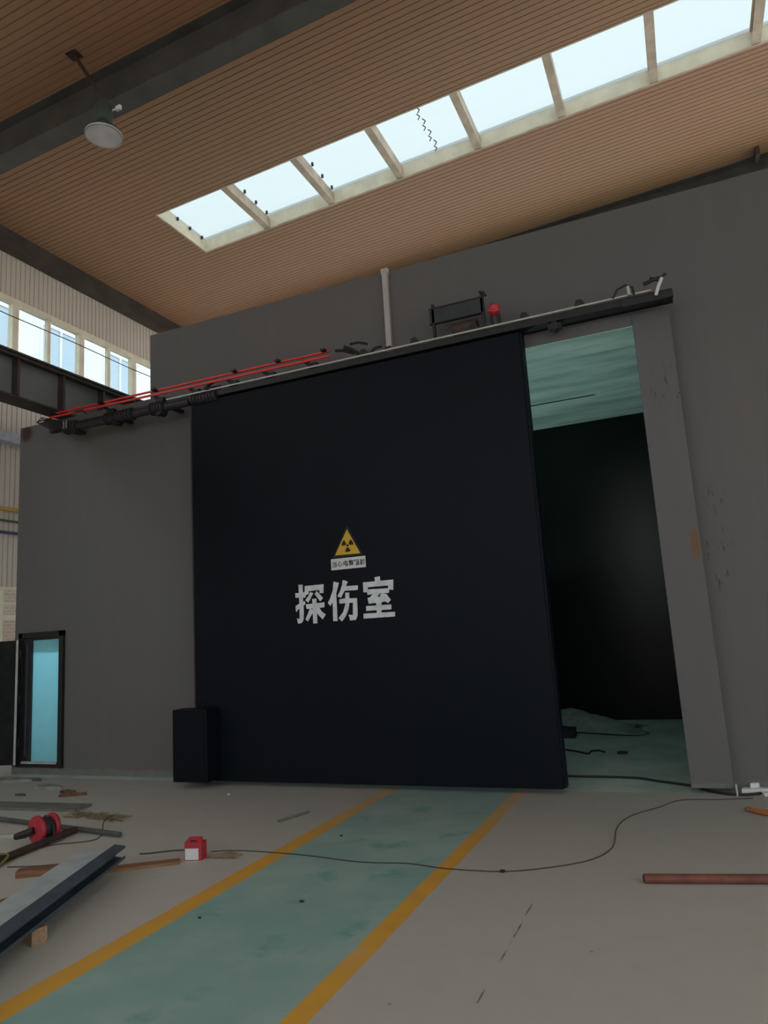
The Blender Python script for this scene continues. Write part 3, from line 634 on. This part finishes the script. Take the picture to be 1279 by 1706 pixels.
# ================================================================== TRACK ABOVE THE DOOR
tk = thing('door_track', 'long black overhead track carrying the sliding door', 'track', (-4, 7.5, 4.9))
MB().box(-8.30, .21, 7.42, 7.50, 4.855, 4.935).build('rail', M['black'], tk, bevel=.006)
MB().box(-6.15, .02, 7.40, 7.425, 4.940, 4.958).build('top_strip', M['strip'], tk)['label'] = 'thin pale strip along the top edge'
MB().box(-5.6, .21, 7.5, 7.64, 4.86, 4.92).build('mounting_plate', M['black'], tk)
# thicker drive tube left of the door with sleeves
MB().tube([(-8.05, 7.46, 4.87), (-5.8, 7.46, 4.87)], .058, 14).build('drive_tube', M['greyblack'], tk, smooth=True)
for x0, x1, r in ((-8.0, -7.78, .085), (-7.25, -6.75, .075), (-6.45, -6.2, .078), (-5.75, -5.35, .07)):
    b = MB().tube([(x0, 7.45, 4.875), (x1, 7.45, 4.875)], r, 16)
    k = x0 + .02
    while k < x1 - .02:
        b.tube([(k, 7.45, 4.875), (k + .015, 7.45, 4.875)], r + .012, 16); k += .05
    b.build('coupling', M['greyblack'], tk, smooth=True)
# end bracket at the far left
b = MB().prism([(-8.50, 7.36, 5.03), (-8.38, 7.36, 5.09), (-7.95, 7.36, 4.96), (-8.0, 7.36, 4.86), (-8.18, 7.36, 4.85)], (0, 1, 0), .10)
b.build('end_bracket', M['black'], tk, bevel=.004)
for a_ in ((-8.40, -8.30, 7.35, 7.36, 5.045, 5.06), (-8.42, -8.33, 7.35, 7.36, 5.01, 5.025), (-7.95, -7.935, 7.35, 7.36, 4.84, 4.95), (-7.9, -7.888, 7.35, 7.36, 4.84, 4.95)):
    MB().box(*a_).build('metal_clamp', M['strip'], tk)
for x in (-8.0, -7.1, -6.2):
    MB().box(x - .03, x + .03, 7.5, 7.80, 4.87, 4.91).build('wall_arm', M['black'], tk)
# hanging wheels / lower lugs
for x in (-7.80, -7.05, -6.28, -.98):
    MB().box(x - .07, x + .07, 7.42, 7.5, 4.77, 4.83).tube([(x, 7.40, 4.80), (x, 7.52, 4.80)], .045, 14).build('hanger_wheel', M['black'], tk, smooth=True)
# upright brackets
BX = [-7.18, -6.31, -5.72, -5.12, -4.57, -3.96, -3.23, -2.58, -1.86, -1.29, -.70]
for i, x in enumerate(BX):
    b = MB()
    if x < -3.9:
        b.prism([(x - .13, 7.44, 5.075), (x - .09, 7.44, 5.085), (x + .10, 7.44, 4.965), (x + .10, 7.44, 4.935), (x + .02, 7.44, 4.935)], (0, 1, 0), .03)
        b.box(x - .02, x + .10, 7.41, 7.49, 4.935, 5.005)
    else:
        b.prism([(x - .06, 7.42, 4.93), (x + .07, 7.42, 4.93), (x + .045, 7.42, 5.0), (x + .02, 7.42, 5.035), (x - .03, 7.42, 5.035), (x - .05, 7.42, 4.98)], (0, 1, 0), .06)
    b.build('bracket', M['black'], tk, bevel=.003)
# tangle of fittings where the busbar ends, over the door's left corner and at the right end
for (x0, z0, x1, z1, r) in ((-3.60, 5.10, -3.36, 5.02, .02), (-3.48, 5.12, -3.25, 4.96, .022), (-3.40, 5.14, -3.18, 5.10, .015), (-5.55, 4.97, -5.35, 5.08, .022), (-5.62, 4.95, -5.3, 4.97, .03),
                            (-3.15, 4.97, -3.0, 5.03, .016), (-2.98, 4.94, -2.88, 5.0, .012)):
    MB().tube([(x0, 7.44, z0), ((x0 + x1) / 2, 7.42, (z0 + z1) / 2 + .01), (x1, 7.45, z1)], r, 8).build('fitting', M['black'], tk, smooth=True)
# right-hand end
MB().box(-.28, .215, 7.38, 7.42, 4.825, 4.90).build('end_stop', M['black'], tk, bevel=.004)
MB().tube([(-.36, 7.40, 4.95), (-.31, 7.40, 5.03), (-.22, 7.39, 5.06), (-.16, 7.39, 5.02), (-.15, 7.39, 4.94)], .012, 8).build('cable_loop', M['rubber'], tk, smooth=True)
MB().tube([(-.20, 7.375, 5.03), (-.195, 7.37, 4.93)], .018, 8).build('cable_tie_end', M['strip'], tk, smooth=True)
MB().tube([(-.05, 7.39, 5.02), (.04, 7.38, 5.04), (.12, 7.38, 5.05)], .02, 8).tube([(.02, 7.38, 5.07), (.1, 7.38, 5.02), (.17, 7.38, 5.08)], .016, 8).build('cable_loop', M['rubber'], tk, smooth=True)
MB().tube([(.13, 7.35, 5.03), (.09, 7.345, 4.95), (.055, 7.345, 4.86)], .017, 8).build('cable_tie_end', M['plate'], tk, smooth=True)

# red conductor bars
rb = thing('conductor_bar', 'pair of bright red conductor bars running along the left half of the track', 'conductor rail', (-6, 7.4, 5.06))
MB().bar((-8.22, 7.44, 5.135), (-3.68, 7.44, 5.115), .02, .024).build('bar', M['red'], rb)
MB().bar((-8.25, 7.38, 5.06), (-3.66, 7.38, 5.025), .02, .026).build('bar', M['red'], rb)
for x in (-8.2, -7.3, -6.35, -5.05, -4.4, -3.75):
    MB().box(x - .025, x + .03, 7.365, 7.46, 5.11, 5.135).box(x - .01, x + .01, 7.40, 7.42, 5.135, 5.155).build('clip', M['black'], rb)
MB().tube([(-7.75, 7.37, 5.06), (-7.6, 7.36, 5.05), (-7.52, 7.36, 4.99)], .01, 6).build('feed_cable', M['rubber'], rb)

# frame with dark panel over the door
fp = thing('equipment_frame', 'dark panel on two posts standing on the track left of the red beacon', 'metal frame', (-2.06, 7.5, 4.95))
MB().box(-2.385, -1.745, 7.46, 7.49, 5.165, 5.345).build('panel', M['darkpanel'], fp)
MB().box(-2.385, -1.745, 7.455, 7.495, 5.335, 5.355).box(-2.385, -1.745, 7.455, 7.495, 5.155, 5.17).build('rim', M['black'], fp)
MB().box(-2.355, -2.325, 7.46, 7.50, 4.935, 5.40).build('post', M['black'], fp)
MB().box(-1.77, -1.735, 7.46, 7.50, 4.935, 5.42).build('post', M['black'], fp)
b = MB().tube([(-2.12, 7.52, 5.04), (-1.84, 7.52, 5.04)], .085, 18); b.box(-2.02, -1.88, 7.45, 7.6, 4.93, 5.0)
b.build('motor', M['rustbar'], fp, smooth=True)
MB().tube([(-1.77, 7.455, 5.41), (-1.72, 7.45, 5.385), (-1.70, 7.45, 5.34)], .014, 8).build('cable_end', M['rubber'], fp)

bc = thing('alarm_beacon', 'round red alarm beacon on two short black legs above the door', 'beacon', (-1.62, 7.48, 4.95))
bm_ = MB(); bm_.lathe([(.0, -.07), (.04, -.065), (.062, -.03), (.066, .0), (.062, .03), (.045, .06), (.0, .075)], (-1.62, 7.46, 5.165), (.2, -.6, 1), 20)
bm_.build('red_dome', M['beacon'], bc, smooth=True)
MB().lathe([(.070, -.012), (.070, .008)], (-1.62, 7.46, 5.160), (.2, -.6, 1), 20).build('ring', M['red'], bc)
MB().tube([(-1.655, 7.47, 5.13), (-1.665, 7.47, 5.02), (-1.63, 7.47, 4.94)], .016, 8).build('leg', M['black'], bc)
MB().box(-1.605, -1.56, 7.46, 7.485, 4.935, 5.11).build('leg', M['black'], bc)

c_ = thing('conduit', 'white plastic conduit running down the grey wall to the track', 'conduit', (-3.0, 7.76, 5.0))
MB().box(-3.055, -2.985, 7.74, 7.80, 4.93, 6.15).build('trunking', M['pipe'], c_, bevel=.004)
MB().box(-3.063, -2.977, 7.735, 7.80, 6.10, 6.17).build('end_cap', M['pipe'], c_)

# ================================================================== CEILING LAMP
LC = Vector((-5.62, 5.72, 7.585))
lp = thing('high_bay_lamp', 'round industrial lamp with a pale lens hanging in front of the dark rafter', 'lamp', LC)
k_ = .80
MB().lathe([(.262 * k_, -.005), (.262 * k_, .012), (.235 * k_, .05), (.16 * k_, .10), (.10 * k_, .14), (.095 * k_, .15)], LC, (0, 0, 1), 40).build('shade', M['lampshade'], lp, smooth=True)
MB().lathe([(.245 * k_, -.012), (.245 * k_, -.004)], LC, (0, 0, 1), 40).build('lens', M['lens'], lp)
MB().lathe([(.266 * k_, -.014), (.266 * k_, .006), (.25 * k_, .006), (.246 * k_, -.014), (.266 * k_, -.014)], LC, (0, 0, 1), 40, cap=False).build('rim', M['strip'], lp)
MB().lathe([(.08, .15), (.10, .17), (.10, .36), (.07, .42), (.03, .47)], LC, (0, 0, 1), 24).build('ballast_housing', M['lampshade'], lp, smooth=True)
MB().box(LC.x + .15, LC.x + .22, LC.y + .02, LC.y + .05, LC.z + .29, LC.z + .345).box(LC.x + .08, LC.x + .15, LC.y + .03, LC.y + .04, LC.z + .31, LC.z + .33).build('white_tag', M['plate'], lp)
MB().tube([LC + Vector((0, 0, .45)), LC + Vector((-.12, .05, .62)), LC + Vector((-.55, .26, 1.25)), Vector((-6.50, 6.09, roof(-6.5) - .01))], [.018, .02, .024, .024], 10).build('hanging_arm', M['rustbar'], lp)
MB().box(-6.58, -6.42, 6.02, 6.16, roof(-6.5) - .02, roof(-6.5) - .008).build('ceiling_plate', M['rustbar'], lp)

# ================================================================== INSIDE THE ROOM
def sheet(name, mat, pts, label, cat, parent=None):
    pass
b = MB(); nx, ny = 22, 14; V = {}
for i in range(nx + 1):
    for j in range(ny + 1):
        u = i / nx; v = j / ny
        x = -2.45 + 1.55 * u + .12 * math.sin(7 * v); y = 11.35 + 1.1 * v + .15 * math.sin(5 * u)
        ed = math.sin(PI * min(1, max(0, v))) ** .5
        z = .02 + ed * (.20 * (1 - u) ** 1.4 + .14 * max(0, math.sin(PI * u * 1.15)) + .03 * math.sin(17 * u + 4 * v) + .02 * math.sin(23 * v + 9 * u))
        V[i, j] = b.bm.verts.new((x, y, max(.006, z)))
for i in range(nx):
    for j in range(ny): b.bm.faces.new((V[i, j], V[i + 1, j], V[i + 1, j + 1], V[i, j + 1]))
o = b.build('crumpled_tarp', M['tarp'], smooth=True); tag(o, 'crumpled grey-green sheet on the floor inside the dark room', 'tarp')
so = o.modifiers.new('thick', 'SOLIDIFY'); so.thickness = .006; so.offset = 1
tag(MB().box(-2.5, -1.80, 11.0, 11.3, 0, .13).prism([(-2.45, 11.02, .13), (-1.85, 11.02, .13), (-2.3, 11.02, .22)], (0, 1, 0), .22).build('scrap_pile', M['rubber']), 'low black heap beside the crumpled sheet inside the dark room', 'scrap')
tag(MB().box(-1.08, -.96, 9.72, 9.78, 0, .03).build('dark_brick', M['black'], bevel=.004), 'small black block on the floor inside the room', 'block')
def rope(name, mat, pts, r, label, cat, z=None, sub=4):
    P_ = [Vector((p[0], p[1], (p[2] if len(p) > 2 else r * 1.0))) for p in pts]
    o_ = []
    for i in range(len(P_) - 1):
        p0 = P_[max(i - 1, 0)]; p1 = P_[i]; p2 = P_[i + 1]; p3 = P_[min(i + 2, len(P_) - 1)]
        for k in range(sub):
            t_ = k / sub
            o_.append(.5 * ((2 * p1) + (p2 - p0) * t_ + (2 * p0 - 5 * p1 + 4 * p2 - p3) * t_ * t_ + (3 * p1 - p0 - 3 * p2 + p3) * t_ ** 3))
    o_.append(P_[-1])
    return tag(MB().tube(o_, r, 6).build(name, M[mat]), label, cat)
rope('loose_wire', 'rubber', [(-1.85, 10.05), (-1.6, 9.85), (-1.43, 9.69), (-1.41, 9.87), (-1.32, 9.92), (-1.24, 9.80)], .012, 'short kinked black wire on the floor inside the room', 'wire')
rope('power_cable', 'rubber', [(-1.9, 8.35), (-1.44, 8.28), (-1.1, 8.28), (-.75, 8.25), (-.51, 8.10), (-.22, 7.93), (-.08, 7.74), (.12, 7.60), (.3, 7.62), (.42, 7.72)], .013, 'black cable crossing the threshold of the big opening', 'cable')
# added fill lamp, unseen behind the door, throwing light at the room ceiling
wl = thing('fill_lamp', 'added fill lamp, unseen behind the sliding door, lighting the room ceiling', 'lamp', (-3.4, 9.6, 0))
MB().box(-3.55, -3.25, 9.5, 9.7, 0, .03).box(-3.42, -3.38, 9.58, 9.62, .03, .42).build('stand', M['black'], wl)
MB().prism([(-3.55, 9.52, .42), (-3.25, 9.52, .42), (-3.2, 9.5, .52), (-3.6, 9.5, .52)], (0, 1, 0), .2).build('fill_lamp_head', M['black'], wl)
ld = bpy.data.lights.new('fill_light', 'SPOT'); ld.energy = 230; ld.color = (.80, 1.0, .95); ld.spot_size = math.radians(128); ld.spot_blend = .25; ld.shadow_soft_size = .12
lo = bpy.data.objects.new('fill_light', ld); col.objects.link(lo); lo.location = (-3.4, 9.6, .58); lo.rotation_euler = (PI, 0, 0)
lo.rotation_euler = (Vector((.25, -.05, 1))).to_track_quat('-Z', 'Y').to_euler()

# ================================================================== THINGS ON THE FLOOR
# galvanised purlin lengths
cd = Vector((.362, -.932, 0)).normalized(); cp = Vector((.932, .362, 0))
def chan(org, prof, L, name, mat, label, cat):
    o0 = Vector(org)
    pts = [o0 + cp * u + Vector((0, 0, v)) for u, v in prof]
    return tag(MB().prism(pts, cd, L).build(name, M[mat]), label, cat)
t_ = .006
PR = [(0, 0), (0, .10), (.215, .10), (.215, 0), (.195, 0), (.195, t_), (.209, t_), (.209, .094), (t_, .094), (t_, t_), (.02, t_), (.02, 0)]
chan((-4.455, 4.34, .092), PR, 3.0, 'steel_channel', 'galv', 'pale galvanised steel channel with a broad flat top on the floor at the left edge', 'steel channel')
PR2 = [(.222, .02), (.222, .115), (.305, .10), (.305, .085), (.299, .085), (.299, .094), (.229, .108), (.229, .028), (.299, .014), (.299, .03), (.305, .03), (.305, .008)]
chan((-4.475, 4.42, .086), PR2, 3.0, 'steel_channel', 'galvd', 'darker blue-grey steel channel lying tight against the pale one', 'steel channel')
def plank(name, mat, a, b_, wd, h, label, cat, z=0):
    a = Vector((a[0], a[1], z + h / 2)); b_ = Vector((b_[0], b_[1], z + h / 2))
    L = (b_ - a).length; d = (b_ - a).normalized()
    o = MB().box(0, L, -wd / 2, wd / 2, -h / 2, h / 2).build(name, M[mat], bevel=.003)
    o.location = a; o.rotation_euler = (0, 0, math.atan2(d.y, d.x)); return tag(o, label, cat)
plank('wood_block', 'wood', (-3.98, 3.42), (-3.72, 3.33), .09, .088, 'pale wooden block propping up the steel channels', 'wood block')
plank('wood_block', 'redwood', (-4.42, 3.66), (-4.16, 3.55), .09, .085, 'dark reddish block half hidden under the steel channels at the left edge', 'wood block')
plank('wood_block', 'redwood', (-4.98, 4.24), (-4.72, 4.40), .10, .05, 'short reddish wood offcut behind the steel channels', 'wood block')
plank('wood_plank', 'plank', (-4.52, 4.40), (-3.905, 4.805), .10, .022, 'long brown plank between the steel channels and the red and white box', 'plank')
plank('wood_plank', 'greywood', (-7.75, 6.08), (-6.28, 6.16), .26, .03, 'weathered grey plank on the floor near the left wall', 'plank')
# red and white box
bx = thing('small_box', 'small red and white cardboard box at the end of the brown plank', 'box', (-3.84, 4.93, 0))
ang = math.atan2(-.06, .18)
rot = Matrix.Translation((-3.895, 4.855, 0)) @ Matrix.Rotation(math.radians(14), 4, 'Z') @ Matrix.Scale(.86, 4)
MB().box(0, .165, 0, .12, 0, .15, rot).build('body', M['boxred'], bx, bevel=.003)
MB().box(.006, .135, -.002, -.0005, .008, .105, rot).build('label', M['scrap'], bx)
MB().prism([rot @ Vector(p) for p in ((-.002, .0, .150), (.167, .0, .150), (.15, .07, .190), (.02, .07, .190))], (0, .01, 0), .4).build('open_flap', M['boxred'], bx)
MB().box(.05, .11, .015, .02, .160, .170, rot).build('slot', M['ink'], bx)
# red cable reel
rl = thing('cable_reel', 'black-cored cable reel with two round red side plates lying on the steel bars', 'cable reel', (-5.60, 5.12, 0))
ax = Vector((.16, .98, 0)).normalized(); c0 = Vector((-5.62, 5.06, .122))
def disc(cpos, r, th, mat, name, hub=None):
    b = MB().lathe([(r * .2, -th / 2), (r * .93, -th / 2), (r, -th * .2), (r, th * .2), (r * .93, th / 2), (r * .2, th / 2)], cpos, ax, 28)
    return b.build(name, M[mat], rl, smooth=True)
disc(c0 - ax * .07, .118, .045, 'boxred', 'side_plate'); disc(c0 + ax * .075, .112, .045, 'boxred', 'side_plate')
MB().lathe([(.085, -.05), (.095, 0), (.085, .055)], c0, ax, 24).build('wound_cable', M['rubber'], rl, smooth=True)
MB().tube([c0 - ax * .10, c0 - ax * .13 - Vector((.08, 0, .03)), c0 - ax * .15 - Vector((.16, 0, .05))], [.03, .035, .028], 12).build('motor_end', M['black'], rl, smooth=True)
MB().tube([c0 + Vector((0, 0, .10)), c0 + Vector((.11, 0, .03)), c0 + Vector((.12, 0, -.10))], .010, 8).build('handle', M['black'], rl, smooth=True)
MB().box(-5.66, -5.47, 4.99, 5.14, 0, .02).build('foot', M['dull'], rl)
plank('flat_bar', 'strip', (-6.60, 4.90), (-5.92, 5.19), .055, .03, 'pale flat bar left of the red reel', 'metal bar')
rope('steel_pipe', 'dull', [(-7.1, 5.60, .03), (-6.77, 5.55, .03), (-5.9, 5.43, .03), (-4.96, 5.30, .03)], .022, 'thin dull pipe behind the red reel', 'pipe')
rope('angle_bar', 'rustbar', [(-5.30, 3.95, .03), (-5.43, 4.43, .03), (-5.49, 4.9, .03), (-5.56, 5.36, .03)], .035, 'dark rusty bar running from the left edge to the thin pipe', 'metal bar')
rope('tape_coil', 'yb', [(-5.36, 4.28, .02), (-5.46, 4.44, .07), (-5.42, 4.52, .05), (-5.36, 4.40, .02), (-5.34, 4.30, .015)], .012, 'yellow-green coil of strap at the left edge of the floor', 'strap')
rope('loose_wire', 'cable', [(-5.68, 5.95), (-5.40, 5.55, .06), (-5.22, 5.34), (-5.17, 5.15), (-5.45, 4.95), (-5.44, 4.6)], .005, 'thin wire curling over the thin dull pipe', 'wire')
rope('loose_wire', 'cable', [(-5.28, 4.40), (-5.05, 4.47), (-4.84, 4.58)], .005, 'thin wire beside the reddish wood offcut', 'wire')
rope('loose_wire', 'cable', [(-4.40, 4.92), (-4.32, 4.95), (-4.15, 5.06), (-3.92, 5.13)], .006, 'thin wire running left from the red and white box', 'wire')
rope('floor_cable', 'cable', [(-3.82, 5.10), (-3.59, 5.17), (-3.03, 5.17), (-2.49, 5.10), (-2.12, 5.14), (-1.82, 5.09), (-1.41, 5.11), (-1.10, 5.27), (-.86, 5.49), (-.75, 5.81), (-.77, 6.33), (-.69, 6.72), (-.47, 7.07), (-.30, 7.35), (.03, 7.42), (.30, 7.50)], .0042, 'long thin cable snaking across the green lane', 'cable')
tag(MB().lathe([(.001, 0), (.02, .002), (.02, .012), (.001, .016)], (-1.41, 5.11, .0), (0, 0, 1), 10).build('cable_joint', M['rubber']), 'small black taped joint on the long thin cable', 'joint')
rope('short_stick', 'greywood', [(-3.76, 6.03, .012), (-3.64, 6.40, .012)], .012, 'short dark stick on the floor left of the green lane', 'stick')
rp_ = thing('steel_pipe', 'red-brown pipe lying on the floor at the right edge', 'pipe', (0, 5.1, 0))
MB().tube([(-.485, 5.085, .03), (1.9, 5.57, .03)], .028, 16).build('tube', M['redpipe'], rp_, smooth=True)
MB().tube([(-.490, 5.084, .03), (-.486, 5.085, .03)], .022, 16).build('end', M['rubber'], rp_)
o = thing('orange_clamp', 'orange hand tool on the floor at the right edge', 'tool', (.3, 6.95, 0))
MB().tube([(.235, 7.02, .02), (.30, 6.97, .022), (.60, 6.90, .02)], .016, 8).build('upper_handle', M['orange'], o, smooth=True)
MB().tube([(.235, 7.02, .02), (.31, 6.92, .02), (.60, 6.78, .02)], .016, 8).build('lower_handle', M['orange'], o, smooth=True)
MB().lathe([(.001, -.015), (.03, -.012), (.03, .012), (.001, .015)], (.235, 7.025, .02), (0, 0, 1), 12).build('pivot', M['straw'], o, smooth=True)
# flat shards, each an irregular slab
def shard(x, y, rx, ry, h, mat, label, name='rubble_shard', n=7, rot=0, cat='rubble'):
    pp = []
    for k in range(n):
        a = 2 * PI * k / n + random.uniform(-.25, .25); rr = random.uniform(.75, 1.1)
        px, py = rx * rr * math.cos(a), ry * rr * math.sin(a)
        pp.append((x + px * math.cos(rot) - py * math.sin(rot), y + px * math.sin(rot) + py * math.cos(rot), 0))
    b = MB(); top = [(x + (p[0] - x) * .92, y + (p[1] - y) * .92, h * random.uniform(.8, 1.2)) for p in pp]
    lo_ = [b.bm.verts.new(p) for p in pp]; hi = [b.bm.verts.new(p) for p in top]
    b.bm.faces.new(lo_[::-1]); b.bm.faces.new(hi)
    for i in range(n): b.bm.faces.new((lo_[i], lo_[(i + 1) % n], hi[(i + 1) % n], hi[i]))
    return tag(b.build(name, M[mat]), label, cat)
shard(-7.72, 7.02, .26, .12, .035, 'rubble', 'pale slab of broken cement near the foot of the grey wall')
shard(-8.45, 7.42, .16, .05, .03, 'dull', 'dark scrap below the small side door', 'scrap_piece', cat='scrap')
shard(-8.85, 7.35, .45, .14, .03, 'rubble', 'long pale cement sheet below the open side door leaf')
shard(-7.22, 6.84, .13, .06, .03, 'rust', 'brown curled scrap near the foot of the grey wall', 'scrap_piece', cat='scrap')
shard(-6.98, 6.70, .19, .03, .035, 'rust', 'thin dark brown splinter on the floor left of the black housing', 'scrap_piece', rot=.5, cat='scrap')
shard(-7.75, 6.62, .10, .03, .02, 'dull', 'small dark chip between the grey plank and the cement slab', 'scrap_piece', cat='scrap')
for (px, py, s_, m_, lb) in ((-2.95, 5.72, .016, 'rubber', 'tiny dark pebble on the left edge of the green lane'), (-2.52, 4.29, .02, 'rubber', 'dark pebble in the middle of the green lane'),
                             (-5.0, 7.0, .022, 'scrap', 'small white chip on the floor in front of the black housing'), (-4.2, 3.0, .0, '', ''), (-3.02, 3.9, .014, 'rubber', 'tiny dark pebble left of the yellow line')):
    if s_: shard(px, py, s_ * .85, s_ * .65, s_ * .5, m_, lb, 'pebble', cat='pebble')
# straw pile: fibres
b = MB()
for i in range(150):
    u = random.random(); v = random.gauss(0, .05); x = -6.25 + .75 * u; y = 5.90 - .06 * u + v; a = random.gauss(.1, .45); L = random.uniform(.06, .16)
    z = random.uniform(.004, .03)
    b.tube([(x, y, z), (x + L * math.cos(a), y + L * math.sin(a), max(.004, z + random.uniform(-.01, .01)))], .003, 4, cap=False)
tag(b.build('straw_bundle', M['straw']), 'loose bundle of dry straw behind the red reel', 'straw', kind='stuff')
b = MB()
for i in range(60):
    a = random.gauss(.35, .35); L = random.uniform(.08, .30)
    b.tube([(-3.76, 4.98 + random.gauss(0, .015), .012), (-3.76 + L * math.cos(a), 4.98 + L * math.sin(a) * .8, .006)], .0022, 4, cap=False)
tag(b.build('bristle_tuft', M['straw']), 'tuft of dark bristles behind the red and white box', 'bristles', kind='stuff')
# white scrap by the right wall
sc2 = thing('plastic_scrap', 'torn white plastic scraps at the foot of the wall right of the opening', 'scrap', (.35, 7.7, 0))
for (x0, y0, x1, y1, h) in ((.22, 7.66, .46, 7.74, .05), (.30, 7.70, .36, 7.76, .09), (.40, 7.60, .55, 7.68, .03)):
    MB().prism([(x0, y0, 0), (x1, y0 + .02, 0), (x1 + .02, y1, .0), ((x0 + x1) / 2, y1 + .01, 0), (x0 + .02, y1, 0)], (0, 0, 1), h).build('piece', M['scrap'], sc2)
tag(MB().box(.17, .185, 7.58, 7.63, 0, .10).build('metal_stub', M['galv']), 'thin metal stub at the foot of the pilaster', 'metal stub')
